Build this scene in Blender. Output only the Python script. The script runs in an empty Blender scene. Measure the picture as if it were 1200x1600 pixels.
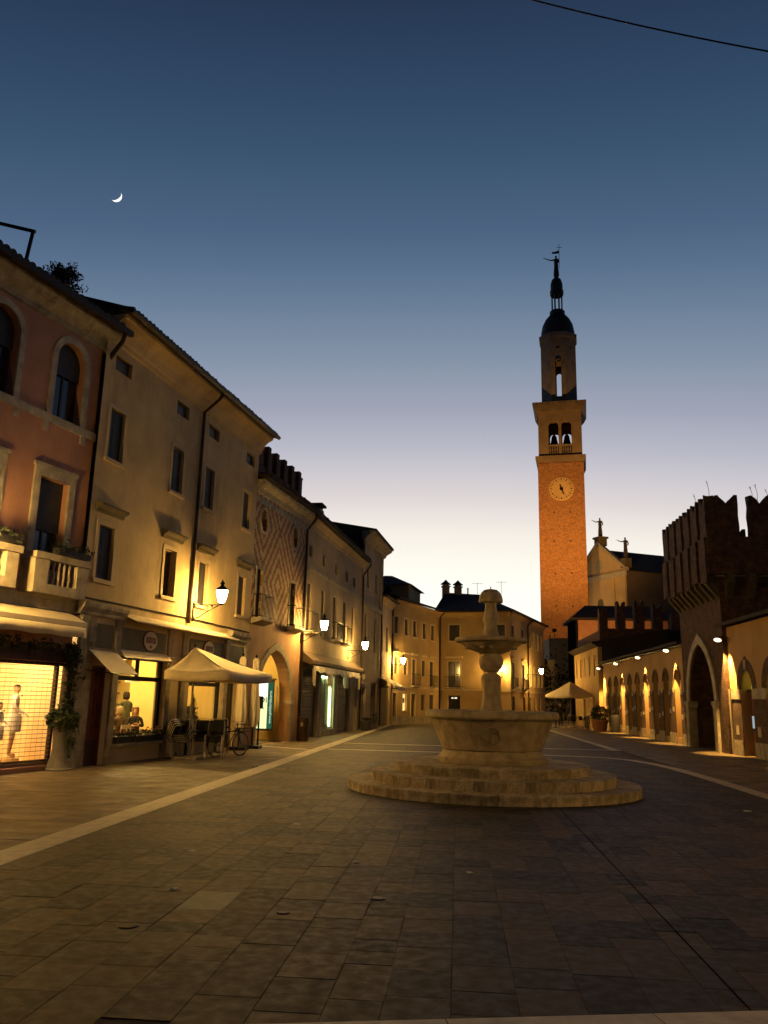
import bpy, bmesh, math, random
from mathutils import Vector, Matrix, noise as mnoise
rnd = random.Random(7)
R = math.radians
C = bpy.context.scene.collection
S = bpy.context.scene

# ------------------------------------------------------------------ camera
cam_d = bpy.data.cameras.new('camera'); cam = bpy.data.objects.new('camera', cam_d); C.objects.link(cam)
S.camera = cam
cam_d.sensor_fit = 'VERTICAL'; cam_d.sensor_height = 36.0; cam_d.lens = 1290/1600*36
cam_d.clip_start = 0.1; cam_d.clip_end = 9000
yaw, pitch, roll = R(5.3), R(12.8), R(1.3)
f0 = Vector((-math.sin(yaw), math.cos(yaw), 0)); r0 = Vector((math.cos(yaw), math.sin(yaw), 0)); zz = Vector((0, 0, 1))
fw = f0*math.cos(pitch)+zz*math.sin(pitch); u0_ = -f0*math.sin(pitch)+zz*math.cos(pitch)
cr = r0*math.cos(roll)+u0_*math.sin(roll); cu = -r0*math.sin(roll)+u0_*math.cos(roll)
m = Matrix((cr, cu, -fw)).transposed().to_4x4(); m.translation = Vector((0, 0, 1.75))
cam.matrix_world = m

# ------------------------------------------------------------------ dusk sky
W = bpy.data.worlds.new('World'); S.world = W; W.use_nodes = True
nt = W.node_tree; nt.nodes.clear()
def nn(t, **k):
    n = nt.nodes.new(t)
    for a, b in k.items(): setattr(n, a, b)
    return n
tc = nn('ShaderNodeTexCoord'); sep = nn('ShaderNodeSeparateXYZ'); nt.links.new(tc.outputs['Generated'], sep.inputs[0])
asn = nn('ShaderNodeMath', operation='ARCSINE'); nt.links.new(sep.outputs['Z'], asn.inputs[0])
el = nn('ShaderNodeMath', operation='DIVIDE'); nt.links.new(asn.outputs[0], el.inputs[0]); el.inputs[1].default_value = math.pi/2
# azimuth away from the afterglow (0 towards it, 1 opposite)
dt = nn('ShaderNodeVectorMath', operation='DOT_PRODUCT'); nt.links.new(tc.outputs['Generated'], dt.inputs[0])
SUNAZ = R(-2.0)
dt.inputs[1].default_value = (math.sin(SUNAZ), math.cos(SUNAZ), 0)
az = nn('ShaderNodeMapRange'); nt.links.new(dt.outputs['Value'], az.inputs[0])
az.inputs[1].default_value = -1; az.inputs[2].default_value = 1; az.inputs[3].default_value = 0.0; az.inputs[4].default_value = 1.0
# the twilight sinks towards the horizon away from the sunset: same ramp, read higher up
sh = nn('ShaderNodeMath', operation='MULTIPLY_ADD')
inv = nn('ShaderNodeMath', operation='SUBTRACT'); inv.inputs[0].default_value = 1; nt.links.new(az.outputs[0], inv.inputs[1])
nt.links.new(inv.outputs[0], sh.inputs[0]); sh.inputs[1].default_value = 0.60; nt.links.new(el.outputs[0], sh.inputs[2])
ramp = nn('ShaderNodeValToRGB'); nt.links.new(sh.outputs[0], ramp.inputs[0])
def srgb(r, g, b):
    return tuple(((c/255)/12.92 if c <= 10 else ((c/255+.055)/1.055)**2.4) for c in (r, g, b))
SKY = [(0.0, (255, 242, 205), 1.2), (0.05, (255, 252, 230), 1.2), (.085, (255, 253, 240), 1.08), (.11, (255, 251, 238), 1), (.135, (245, 238, 229), 1), (.1607, (224, 216, 215), 1), (.2045, (187, 187, 200), 1), (.239, (161, 166, 183), 1),
       (.2834, (133, 147, 168), 1), (.3286, (107, 128, 152), 1), (.3625, (90, 113, 141), 1), (.3956, (76, 100, 129), 1), (.4616, (58, 83, 111), 1), (.523, (47, 69, 97), 1), (.582, (39, 56, 82), 1), (.7, (24, 35, 55), 1), (.85, (13, 21, 37), 1), (1.0, (9, 14, 27), 1)]
e = ramp.color_ramp.elements
while len(e) < len(SKY): e.new(0.5)
for i, (p, c, k) in enumerate(SKY):
    e[i].position = p; r_, g_, b_ = srgb(*c); e[i].color = (r_*k, g_*k, b_*k, 1)
bg = nn('ShaderNodeBackground'); nt.links.new(ramp.outputs[0], bg.inputs[0]); bg.inputs[1].default_value = 1.0
out = nn('ShaderNodeOutputWorld'); nt.links.new(bg.outputs[0], out.inputs[0])

S.view_settings.view_transform = 'Standard'; S.view_settings.look = 'None'
S.view_settings.exposure = 0.0; S.view_settings.gamma = 1.0
S.view_settings.use_curve_mapping = False
S.cycles.use_denoising = True
S.cycles.max_bounces = 6; S.cycles.diffuse_bounces = 4; S.cycles.glossy_bounces = 3; S.cycles.transmission_bounces = 4
S.cycles.transparent_max_bounces = 8
S.cycles.sample_clamp_indirect = 4.0
S.cycles.caustics_reflective = False; S.cycles.caustics_refractive = False

# ------------------------------------------------------------------ materials
MATS = {}
def mat(name, col, rough=0.85, var=0.3, scale=2.5, bump=0.2, bscale=None, metal=0.0, stain=0.0, stain_col=(0.03, 0.025, 0.018), streak=0.0, rand=0.0, island=0.0, spec=0.3, rvar=0.0, world=False):
    if name in MATS: return MATS[name]
    M = bpy.data.materials.new(name); M.use_nodes = True; MATS[name] = M
    t = M.node_tree; N = t.nodes; L = t.links
    P = N['Principled BSDF']; P.inputs['Roughness'].default_value = rough; P.inputs['Metallic'].default_value = metal
    P.inputs['Specular IOR Level'].default_value = spec
    tcn = N.new('ShaderNodeTexCoord'); CO = N.new('ShaderNodeNewGeometry').outputs['Position'] if world else tcn.outputs['Object']
    no = N.new('ShaderNodeTexNoise'); no.inputs['Scale'].default_value = scale; no.inputs['Detail'].default_value = 7; no.inputs['Roughness'].default_value = 0.62
    L.new(CO, no.inputs['Vector'])
    mr = N.new('ShaderNodeMapRange'); mr.inputs[1].default_value = 0.3; mr.inputs[2].default_value = 0.7
    mr.inputs[3].default_value = 1-var; mr.inputs[4].default_value = 1+var*0.6; L.new(no.outputs['Fac'], mr.inputs[0])
    cur = mr.outputs[0]
    def mul(a, b):
        q = N.new('ShaderNodeMath'); q.operation = 'MULTIPLY'; L.new(a, q.inputs[0]); L.new(b, q.inputs[1]); return q.outputs[0]
    for amt, typ in ((rand, 'o'), (island, 'i')):
        if amt:
            s = N.new('ShaderNodeObjectInfo').outputs['Random'] if typ == 'o' else N.new('ShaderNodeNewGeometry').outputs['Random Per Island']
            q = N.new('ShaderNodeMapRange'); q.inputs[3].default_value = 1-amt; q.inputs[4].default_value = 1+amt; L.new(s, q.inputs[0])
            cur = mul(cur, q.outputs[0])
    mx = N.new('ShaderNodeMix'); mx.data_type = 'RGBA'; mx.blend_type = 'MULTIPLY'; mx.inputs[0].default_value = 1
    mx.inputs[6].default_value = (*col, 1); L.new(cur, mx.inputs[7])
    colout = mx.outputs[2]
    if stain:
        n2 = N.new('ShaderNodeTexNoise'); n2.inputs['Scale'].default_value = scale*0.55; n2.inputs['Detail'].default_value = 8; n2.inputs['Roughness'].default_value = .7
        mp = N.new('ShaderNodeMapping'); mp.inputs['Scale'].default_value = (1, 1, 1-streak*0.85); mp.inputs['Location'].default_value = (3.1, 1.7, .4)
        L.new(CO, mp.inputs[0]); L.new(mp.outputs[0], n2.inputs['Vector'])
        r2 = N.new('ShaderNodeMapRange'); r2.inputs[1].default_value = .52; r2.inputs[2].default_value = .72; r2.inputs[3].default_value = 0; r2.inputs[4].default_value = stain
        L.new(n2.outputs['Fac'], r2.inputs[0])
        m2 = N.new('ShaderNodeMix'); m2.data_type = 'RGBA'; L.new(r2.outputs[0], m2.inputs[0]); L.new(colout, m2.inputs[6]); m2.inputs[7].default_value = (*stain_col, 1)
        colout = m2.outputs[2]
        if streak > .55:
            n4 = N.new('ShaderNodeTexNoise'); n4.inputs['Scale'].default_value = 1.0; n4.inputs['Detail'].default_value = 6; n4.inputs['Roughness'].default_value = .65
            m4 = N.new('ShaderNodeMapping'); m4.inputs['Scale'].default_value = (9, 9, .45); L.new(CO, m4.inputs[0]); L.new(m4.outputs[0], n4.inputs['Vector'])
            r4 = N.new('ShaderNodeMapRange'); r4.inputs[1].default_value = .56; r4.inputs[2].default_value = .74; r4.inputs[3].default_value = 0; r4.inputs[4].default_value = .55*stain; L.new(n4.outputs['Fac'], r4.inputs[0])
            m5 = N.new('ShaderNodeMix'); m5.data_type = 'RGBA'; L.new(r4.outputs[0], m5.inputs[0]); L.new(colout, m5.inputs[6]); m5.inputs[7].default_value = (*[c*.6 for c in stain_col], 1); colout = m5.outputs[2]
    L.new(colout, P.inputs['Base Color'])
    if rvar:
        n3 = N.new('ShaderNodeTexNoise'); n3.inputs['Scale'].default_value = scale*.35; n3.inputs['Detail'].default_value = 5; mp3 = N.new('ShaderNodeMapping'); mp3.inputs['Location'].default_value = (7.3, 2.1, 0)
        L.new(CO, mp3.inputs[0]); L.new(mp3.outputs[0], n3.inputs['Vector'])
        r3 = N.new('ShaderNodeMapRange'); r3.inputs[1].default_value = .35; r3.inputs[2].default_value = .65; r3.inputs[3].default_value = rough-rvar; r3.inputs[4].default_value = rough+rvar; L.new(n3.outputs['Fac'], r3.inputs[0]); L.new(r3.outputs[0], P.inputs['Roughness'])
    if bump:
        nb = N.new('ShaderNodeTexNoise'); nb.inputs['Scale'].default_value = bscale or scale*9; nb.inputs['Detail'].default_value = 4
        L.new(CO, nb.inputs['Vector'])
        b = N.new('ShaderNodeBump'); b.inputs['Strength'].default_value = bump; b.inputs['Distance'].default_value = 0.02
        L.new(nb.outputs['Fac'], b.inputs['Height']); L.new(b.outputs[0], P.inputs['Normal'])
    return M
def emat(name, col, k):
    if name in MATS: return MATS[name]
    M = bpy.data.materials.new(name); M.use_nodes = True; MATS[name] = M
    N = M.node_tree.nodes; N.clear(); e_ = N.new('ShaderNodeEmission'); o = N.new('ShaderNodeOutputMaterial')
    e_.inputs[0].default_value = (*col, 1); e_.inputs[1].default_value = k; M.node_tree.links.new(e_.outputs[0], o.inputs[0])
    return M
def brick_mat(name, c1, c2, mortar, scale=1.0, rough=.9, var=.4, wall_axis='yz', bw=.27, bh=.075, ms=.012):
    if name in MATS: return MATS[name]
    M = mat(name, c1, rough, var=var, scale=3.4, bump=0.4, bscale=14, stain=.45)
    t = M.node_tree; N = t.nodes; L = t.links
    tcn = [n for n in N if n.type == 'TEX_COORD'][0]
    mult = [n for n in N if n.type == 'MIX' and n.blend_type == 'MULTIPLY'][0]
    sp = N.new('ShaderNodeSeparateXYZ'); L.new(tcn.outputs['Object'], sp.inputs[0])
    cb = N.new('ShaderNodeCombineXYZ'); ad = N.new('ShaderNodeMath'); ad.operation = 'ADD'
    L.new(sp.outputs['X'], ad.inputs[0]); L.new(sp.outputs['Y'], ad.inputs[1]); L.new(ad.outputs[0], cb.inputs[0]); L.new(sp.outputs['Z'], cb.inputs[1])
    br = N.new('ShaderNodeTexBrick'); L.new(cb.outputs[0], br.inputs['Vector'])
    br.inputs['Color1'].default_value = (*c1, 1); br.inputs['Color2'].default_value = (*c2, 1); br.inputs['Mortar'].default_value = (*mortar, 1)
    br.inputs['Scale'].default_value = 1; br.inputs['Mortar Size'].default_value = ms; br.inputs['Brick Width'].default_value = bw*scale; br.inputs['Row Height'].default_value = bh*scale
    L.new(br.outputs['Color'], mult.inputs[6])
    return M
def glass_mat(name, tint=(1, 1, 1), refl=0.12):
    if name in MATS: return MATS[name]
    M = bpy.data.materials.new(name); M.use_nodes = True; MATS[name] = M
    N = M.node_tree.nodes; L = M.node_tree.links; N.clear()
    tr = N.new('ShaderNodeBsdfTransparent'); tr.inputs[0].default_value = (*tint, 1); gl = N.new('ShaderNodeBsdfGlossy'); gl.inputs['Roughness'].default_value = .03
    lw = N.new('ShaderNodeLayerWeight'); lw.inputs[0].default_value = .5; pw = N.new('ShaderNodeMath'); pw.operation = 'POWER'; L.new(lw.outputs['Facing'], pw.inputs[0]); pw.inputs[1].default_value = 4
    ma = N.new('ShaderNodeMath'); ma.operation = 'MULTIPLY_ADD'; L.new(pw.outputs[0], ma.inputs[0]); ma.inputs[1].default_value = .5; ma.inputs[2].default_value = .03
    mxs = N.new('ShaderNodeMixShader'); o = N.new('ShaderNodeOutputMaterial')
    L.new(ma.outputs[0], mxs.inputs[0]); L.new(tr.outputs[0], mxs.inputs[1]); L.new(gl.outputs[0], mxs.inputs[2]); L.new(mxs.outputs[0], o.inputs[0])
    return M

STONE = mat('pale_stone', (.44, .38, .28), .8, .35, 3.0, .35, stain=.45, streak=.6)
STONE2 = mat('weathered_stone', (.36, .31, .22), .85, .4, 4.0, .5, stain=.6, streak=.5)
YPL = mat('ochre_plaster', (.53, .395, .20), .92, .24, .9, .34, 13, stain=.6, stain_col=(.16, .11, .06), streak=.75)
PINK = mat('pink_plaster', (.45, .235, .16), .92, .2, 1.1, .28, 13, stain=.2, stain_col=(.22, .08, .05), streak=.6)
CREAM = mat('cream_plaster', (.54, .42, .24), .9, .14, 1.2, .12, 30, stain=.3, stain_col=(.2, .14, .08), streak=.6)
GREYPL = mat('grey_plaster', (.36, .28, .17), .92, .26, .8, .3, 13, stain=.45, stain_col=(.13, .1, .065), streak=.7)
OCHRE2 = mat('gold_plaster', (.44, .30, .13), .92, .22, .8, .25, 13, stain=.3, stain_col=(.2, .12, .05), streak=.6)
TERRA = mat('terracotta_plaster', (.42, .20, .10), .9, .2, 1.2, .12, 30, stain=.3, stain_col=(.2, .1, .05), streak=.6)
HOODST = mat('mossy_stone', (.11, .085, .045), .9, .4, 5, .5, stain=.5)
SHUT = mat('dark_shutter', (.030, .027, .025), .55, .3, 6, .1)
SHUTG = mat('grey_green_shutter', (.042, .045, .040), .6, .3, 6, .1)
WOODD = mat('dark_wood', (.05, .028, .014), .5, .35, 5, .15)
WOODR = mat('red_brown_door', (.16, .05, .022), .42, .35, 5, .15)
IRON = mat('black_iron', (.012, .012, .012), .45, .3, 8, .05, metal=.6)
STEEL = mat('grey_metal', (.30, .28, .25), .4, .2, 8, .05, metal=.8)
COPPER = mat('brown_copper_pipe', (.035, .021, .014), .5, .3, 5, .05, metal=.5)
ROOF = mat('roof_tiles', (.042, .028, .02), .9, .5, 6, .4, stain=.4)
TILE = mat('curved_tiles', (.055, .035, .025), .9, .4, 4, .3, island=.35)
DGLASS = mat('dark_window_glass', (.012, .013, .015), .12, .1, 1, 0, spec=.6)
GLASS = glass_mat('shop_glass')
CANVAS = mat('cream_canvas', (.78, .66, .45), .85, .10, 3, .12, 60)
CANVASD = mat('brown_awning', (.12, .085, .055), .85, .2, 3, .1)
WHITEC = mat('white_cloth', (.68, .62, .52), .85, .1, 4, .1)
LEAF = mat('leaf_green', (.045, .065, .022), .7, .4, 6, .1, island=.4)
LEAFD = mat('leaf_dark', (.018, .026, .012), .7, .4, 6, .1, island=.4)
FLOWER = mat('pink_flower', (.55, .13, .10), .7, .4, 9, .1, island=.3)
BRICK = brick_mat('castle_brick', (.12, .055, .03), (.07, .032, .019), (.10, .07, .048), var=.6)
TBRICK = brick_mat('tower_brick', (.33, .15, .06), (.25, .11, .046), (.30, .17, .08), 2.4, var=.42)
SLAB = mat('slab_stone', (.043, .0295, .0155), .66, .22, 26, .12, 70, rand=.72, stain=.14, stain_col=(.012, .0095, .006), spec=.2, rvar=.1, world=True)
SLABS = mat('slab_stone_far', (.043, .0295, .0155), .66, .22, 26, .12, 70, island=.72, stain=.14, stain_col=(.012, .0095, .006), spec=.2, rvar=.1, world=True)
SLABW = mat('sidewalk_stone', (.14, .102, .056), .6, .35, 5, .3, 40, island=.2, stain=.4, stain_col=(.04, .03, .02), spec=.3, rvar=.15)
JOINT = mat('joint_mortar', (.05, .037, .022), .95, .7, 2, .2)
STRIPE = mat('white_stone_band', (.52, .45, .33), .6, .25, 6, .2, 40, island=.12, stain=.3, stain_col=(.15, .12, .09))
GROUND = mat('ground_earth', (.06, .052, .04), .95, .3, .2, .2)
LAMP = emat('sodium_glass', (1.0, .59, .15), 600)
# ------------------------------------------------------------------ mesh helpers
class MB:
    def __init__(s): s.v = []; s.f = []
    def add(s, vs, fs):
        n = len(s.v); s.v += [tuple(p) for p in vs]; s.f += [tuple(i+n for i in q) for q in fs]; return s
    def box(s, x0, x1, y0, y1, z0, z1):
        return s.add([(x0, y0, z0), (x1, y0, z0), (x1, y1, z0), (x0, y1, z0), (x0, y0, z1), (x1, y0, z1), (x1, y1, z1), (x0, y1, z1)],
                     [(3, 2, 1, 0), (4, 5, 6, 7), (0, 1, 5, 4), (1, 2, 6, 5), (2, 3, 7, 6), (3, 0, 4, 7)])
    def bbox(s, x0, x1, y0, y1, z0, z1, b=.01):       # box with chamfered upper rim
        return s.add([(x0, y0, z0), (x1, y0, z0), (x1, y1, z0), (x0, y1, z0), (x0, y0, z1-b), (x1, y0, z1-b), (x1, y1, z1-b), (x0, y1, z1-b),
                      (x0+b, y0+b, z1), (x1-b, y0+b, z1), (x1-b, y1-b, z1), (x0+b, y1-b, z1)],
                     [(8, 9, 10, 11), (0, 1, 5, 4), (1, 2, 6, 5), (2, 3, 7, 6), (3, 0, 4, 7), (4, 5, 9, 8), (5, 6, 10, 9), (6, 7, 11, 10), (7, 4, 8, 11)])
    def obox(s, c, h, M3):
        vs = []
        for dx, dy, dz in ((-1, -1, -1), (1, -1, -1), (1, 1, -1), (-1, 1, -1), (-1, -1, 1), (1, -1, 1), (1, 1, 1), (-1, 1, 1)):
            vs.append(Vector(c)+M3 @ Vector((dx*h[0], dy*h[1], dz*h[2])))
        return s.add(vs, [(3, 2, 1, 0), (4, 5, 6, 7), (0, 1, 5, 4), (1, 2, 6, 5), (2, 3, 7, 6), (3, 0, 4, 7)])
    def quad(s, a, b, c, d): return s.add([a, b, c, d], [(0, 1, 2, 3)])
    def prism(s, prof, x0, x1, axis='x'):             # profile (p,q) extruded along an axis
        n = len(prof)
        P = (lambda x, p, q: (x, p, q)) if axis == 'x' else ((lambda x, p, q: (p, x, q)) if axis == 'y' else (lambda x, p, q: (p, q, x)))
        vs = [P(x0, *a) for a in prof]+[P(x1, *a) for a in prof]
        fs = [tuple(range(n))[::-1], tuple(range(n, 2*n))]+[(i, (i+1) % n, n+(i+1) % n, n+i) for i in range(n)]
        return s.add(vs, fs)
    def tube(s, pts, r, n=8, caps=True):
        pts = [Vector(p) for p in pts]; rs = r if isinstance(r, (list, tuple)) else [r]*len(pts)
        rings = []; up = None
        for i, p in enumerate(pts):
            t = (pts[min(i+1, len(pts)-1)]-pts[max(i-1, 0)]).normalized()
            if up is None or abs(up.dot(t)) > .98: up = Vector((0, 0, 1)) if abs(t.z) < .9 else Vector((1, 0, 0))
            a = t.cross(up).normalized(); b = t.cross(a).normalized(); up = b*-1
            rings.append([p+(a*math.cos(k*2*math.pi/n)+b*math.sin(k*2*math.pi/n))*rs[i] for k in range(n)])
        vs = [q for rg in rings for q in rg]; fs = []
        for i in range(len(pts)-1):
            for k in range(n): fs.append((i*n+k, i*n+(k+1) % n, (i+1)*n+(k+1) % n, (i+1)*n+k))
        if caps: fs += [tuple(range(n))[::-1], tuple((len(pts)-1)*n+k for k in range(n))]
        return s.add(vs, fs)
    def lathe(s, prof, n=24, c=(0, 0, 0), a0=0, a1=2*math.pi, caps=True):
        full = abs(a1-a0-2*math.pi) < 1e-6; m_ = n if full else n+1
        vs = []; fs = []
        for r, z in prof:
            for k in range(m_):
                a = a0+(a1-a0)*k/n; vs.append((c[0]+r*math.cos(a), c[1]+r*math.sin(a), c[2]+z))
        for i in range(len(prof)-1):
            for k in range(n):
                k2 = (k+1) % m_; fs.append((i*m_+k, i*m_+k2, (i+1)*m_+k2, (i+1)*m_+k))
        if caps and full:
            fs.append(tuple(range(m_))[::-1]); fs.append(tuple((len(prof)-1)*m_+k for k in range(m_)))
        return s.add(vs, fs)
    def build(s, name, material, parent=None, smooth=False, **kw):
        me = bpy.data.meshes.new(name); me.from_pydata(s.v, [], s.f); me.validate(); 
        bm = bmesh.new(); bm.from_mesh(me); bmesh.ops.recalc_face_normals(bm, faces=bm.faces); bm.to_mesh(me); bm.free()
        if smooth:
            me.polygons.foreach_set('use_smooth', [True]*len(me.polygons))
            me.set_sharp_from_angle(angle=R(35))
        if material: me.materials.append(material)
        return mobj(name, me, parent, **kw)
def mobj(name, me, parent=None, loc=None, rz=None, label=None, cat=None, group=None, kind=None):
    o = bpy.data.objects.new(name, me); C.objects.link(o)
    if parent: o.parent = parent
    if loc: o.location = loc
    if rz is not None: o.rotation_euler = (0, 0, rz)
    tag(o, label, cat, group, kind); return o
def tag(o, label=None, cat=None, group=None, kind=None):
    for k, v in (('label', label), ('category', cat), ('group', group), ('kind', kind)):
        if v: o[k] = v
    return o
def thing(name, label, cat, loc=(0, 0, 0), rz=0, group=None):
    o = bpy.data.objects.new(name, None); C.objects.link(o); o.location = loc; o.rotation_euler = (0, 0, rz); o.empty_display_size = .2
    return tag(o, label, cat, group)
def kids(o): return [c for c in bpy.data.objects if c.parent == o]
def copy_tree(o, parent=None):
    c = o.copy(); C.objects.link(c); c.parent = parent
    for ch in o['_k'] if '_k' in o else kids(o): copy_tree(ch, c)
    return c
def frame_rz(a): return R(90-a)          # house frame: local x runs along the facade, y inward, bearing a from +Y
def wpt(o, p): return o.matrix_basis @ Vector(p)
# ---- wall with openings in the local x-z plane, outside towards -y
def arch_pts(u0, u1, zs, z1, kind, n=10):
    um = (u0+u1)/2; a = (u1-u0)/2; h = z1-zs; pts = []
    if kind == 'round':
        for k in range(2*n+1):
            t = math.pi-math.pi*k/(2*n); pts.append((um+a*math.cos(t), zs+h*math.sin(t)))
    elif kind == 'pointed':
        rr = (a*a+h*h)/(2*a); th = math.atan2(h, rr-a)
        L_ = [(u0+rr-rr*math.cos(th*k/n), zs+rr*math.sin(th*k/n)) for k in range(n+1)]
        pts = L_+[(2*um-p, q) for p, q in L_[::-1][1:]]
    return pts
def wall(mb, u0, u1, z0, z1, ops, y=0.0, depth=.25):
    us = sorted({u0, u1, *[o[0] for o in ops], *[o[1] for o in ops]}); us = [u for u in us if u0 <= u <= u1]
    zs = sorted({z0, z1, *[o[2] for o in ops], *[o[3] for o in ops]}); zs = [z for z in zs if z0 <= z <= z1]
    for i in range(len(us)-1):
        for j in range(len(zs)-1):
            cu_, cz = (us[i]+us[i+1])/2, (zs[j]+zs[j+1])/2
            if any(o[0] < cu_ < o[1] and o[2] < cz < o[3] for o in ops): continue
            mb.quad((us[i], y, zs[j]), (us[i+1], y, zs[j]), (us[i+1], y, zs[j+1]), (us[i], y, zs[j+1]))
    for o in ops:
        a, b, c, d = o[:4]; kind = o[4] if len(o) > 4 else None; sp = o[5] if len(o) > 5 else None; dp = o[6] if len(o) > 6 and o[6] else depth
        if kind == 'oval':
            um, zm = (a+b)/2, (c+d)/2; n = 20
            E = [(um+(b-a)/2*math.cos(2*math.pi*k/n), zm+(d-c)/2*math.sin(2*math.pi*k/n)) for k in range(n)]
            for q in range(4):
                cor = [(b, d), (a, d), (a, c), (b, c)][q]
                for k in range(5):
                    p1, p2 = E[q*5+k], E[(q*5+k+1) % n]; mb.add([(cor[0], y, cor[1]), (p1[0], y, p1[1]), (p2[0], y, p2[1])], [(0, 1, 2)])
            loop = E+[E[0]]
        elif kind:
            zs_ = sp if sp is not None else d-(b-a)/2
            P = arch_pts(a, b, zs_, d, kind); h = len(P)//2
            for k in range(h): mb.add([(a, y, d), (P[k][0], y, P[k][1]), (P[k+1][0], y, P[k+1][1])], [(0, 1, 2)])
            for k in range(h, len(P)-1): mb.add([(b, y, d), (P[k][0], y, P[k][1]), (P[k+1][0], y, P[k+1][1])], [(0, 1, 2)])
            loop = [(a, c)]+P+[(b, c), (a, c)]
        else:
            loop = [(a, c), (a, d), (b, d), (b, c), (a, c)]
        for k in range(len(loop)-1):
            p1, p2 = loop[k], loop[k+1]
            mb.quad((p1[0], y, p1[1]), (p2[0], y, p2[1]), (p2[0], y+dp, p2[1]), (p1[0], y+dp, p1[1]))
    return mb
def arch_trim(mb, u0, u1, zs, z1, kind, w, y0, y1, foot=None):
    P = arch_pts(u0, u1, zs, z1, kind)
    if foot is not None: P = [(u0, foot)]+P+[(u1, foot)]
    n = len(P); Q = []
    for i, p in enumerate(P):
        t = Vector((P[min(i+1, n-1)][0]-P[max(i-1, 0)][0], P[min(i+1, n-1)][1]-P[max(i-1, 0)][1])).normalized()
        k = 1.0
        if kind == 'pointed' and i == n//2: k = 1.25
        Q.append((p[0]-t.y*w*k, p[1]+t.x*w*k))
    vs = []
    for i in range(n): vs += [(P[i][0], y0, P[i][1]), (Q[i][0], y0, Q[i][1]), (P[i][0], y1, P[i][1]), (Q[i][0], y1, Q[i][1])]
    fs = []
    for i in range(n-1):
        a = 4*i; b = a+4
        fs += [(a, b, b+1, a+1), (a+1, b+1, b+3, a+3), (a+2, a+3, b+3, b+2), (a, a+2, b+2, b)]
    fs += [(0, 1, 3, 2), (4*n-4, 4*n-2, 4*n-1, 4*n-3)]
    return mb.add(vs, fs)
def frame_bars(mb, u0, u1, z0, z1, w, y0, y1, sill=True):
    mb.box(u0-w, u0, y0, y1, z0, z1); mb.box(u1, u1+w, y0, y1, z0, z1); mb.box(u0-w, u1+w, y0-.004, y1, z1, z1+w)
    if sill: mb.box(u0-w-.04, u1+w+.04, y0-.06, y1, z0-w*.9, z0)
    return mb
def win_shutter(root, u0, u1, z0, z1, y=.16, m=None, name='window'):
    """closed pair of shutters with rails"""
    mb = MB(); um = (u0+u1)/2; g = .006
    for a, b in ((u0+.004, um-g), (um+g, u1-.004)):
        mb.box(a, b, y, y+.04, z0+.004, z1-.004)
        for zc in (z0+.06, (z0+z1)/2, z1-.06): mb.box(a+.02, b-.02, y-.015, y, zc-.045, zc+.045)
        mb.box(a, a+.05, y-.012, y, z0+.02, z1-.02); mb.box(b-.05, b, y-.012, y, z0+.02, z1-.02)
    return mb.build(name, m or SHUT, root)
def win_glass(root, u0, u1, z0, z1, y=.16, bars=(1, 1), m=None, fm=None, name='window'):
    mb = MB(); w = .05
    mb.box(u0, u0+w, y, y+.05, z0, z1); mb.box(u1-w, u1, y, y+.05, z0, z1); mb.box(u0+w, u1-w, y, y+.05, z0, z0+w); mb.box(u0+w, u1-w, y, y+.05, z1-w, z1)
    for i in range(bars[0]):
        x = u0+(u1-u0)*(i+1)/(bars[0]+1); mb.box(x-.03, x+.03, y-.004, y+.05, z0+w, z1-w)
    for j in range(bars[1]):
        z = z0+(z1-z0)*(j+1)/(bars[1]+1); mb.box(u0+w, u1-w, y-.002, y+.048, z-.02, z+.02)
    f = mb.build(name, fm or WOODD, root)
    MB().box(u0+.01, u1-.01, y+.02, y+.03, z0+.01, z1-.01).build('pane', m or DGLASS, f)
    return f
def railing(root, u0, u1, z0, h, proj, name='balcony_railing', step=.11):
    mb = MB()
    for z in (z0+.06, z0+h): mb.tube([(u0, -.02, z), (u0, -proj, z), (u1, -proj, z), (u1, -.02, z)], .016, 5)
    n = max(2, int((u1-u0)/step))
    for i in range(n+1):
        x = u0+(u1-u0)*i/n; mb.box(x-.008, x+.008, -proj-.008, -proj+.008, z0, z0+h)
    return mb.build(name, IRON, root)
def leaves(n, fn, size, seed, mb=None):
    rr = random.Random(seed); mb = mb or MB()
    for _ in range(n):
        p = Vector(fn(rr)); d = Vector((rr.gauss(0, 1), rr.gauss(0, 1), rr.gauss(0, 1))).normalized(); e_ = d.cross(Vector((rr.gauss(0, 1), rr.gauss(0, 1), rr.gauss(0, 1)))).normalized()
        s_ = size*rr.uniform(.6, 1.4)
        mb.add([p-d*s_, p+e_*s_*.45, p+d*s_, p-e_*s_*.45], [(0, 1, 2, 3)])
    return mb
def ball_pts(c, r, squash=1.0):
    def f(rr):
        while True:
            v = Vector((rr.uniform(-1, 1), rr.uniform(-1, 1), rr.uniform(-1, 1)))
            if v.length < 1: break
        k = .45+.55*v.length
        v = v.normalized()*k
        return (c[0]+v.x*r, c[1]+v.y*r, c[2]+v.z*r*squash)
    return f
def eave_tiles(root, u0, u1, y, z, name='eave_tiles', pitch=.2, up=.25):
    mb = MB(); n = int((u1-u0)/pitch)
    for i in range(n):
        x = u0+pitch*(i+.5)+rnd.uniform(-.012, .012); dz = rnd.uniform(-.01, .01); r_ = .085; vs = []; L_ = .55
        for yy, zz_, rr in ((y-.05+rnd.uniform(-.02, .02), z+dz, r_), (y+L_, z+L_*up+dz, r_*.85)):
            for k in range(6):
                a = math.pi*k/5; vs.append((x+rr*math.cos(a), yy, zz_+rr*math.sin(a)))
        mb.add(vs, [(k, k+1, k+7, k+6) for k in range(5)]+[(0, 1, 2, 3, 4, 5)])
    return mb.build(name, TILE, root, kind='stuff')

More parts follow.
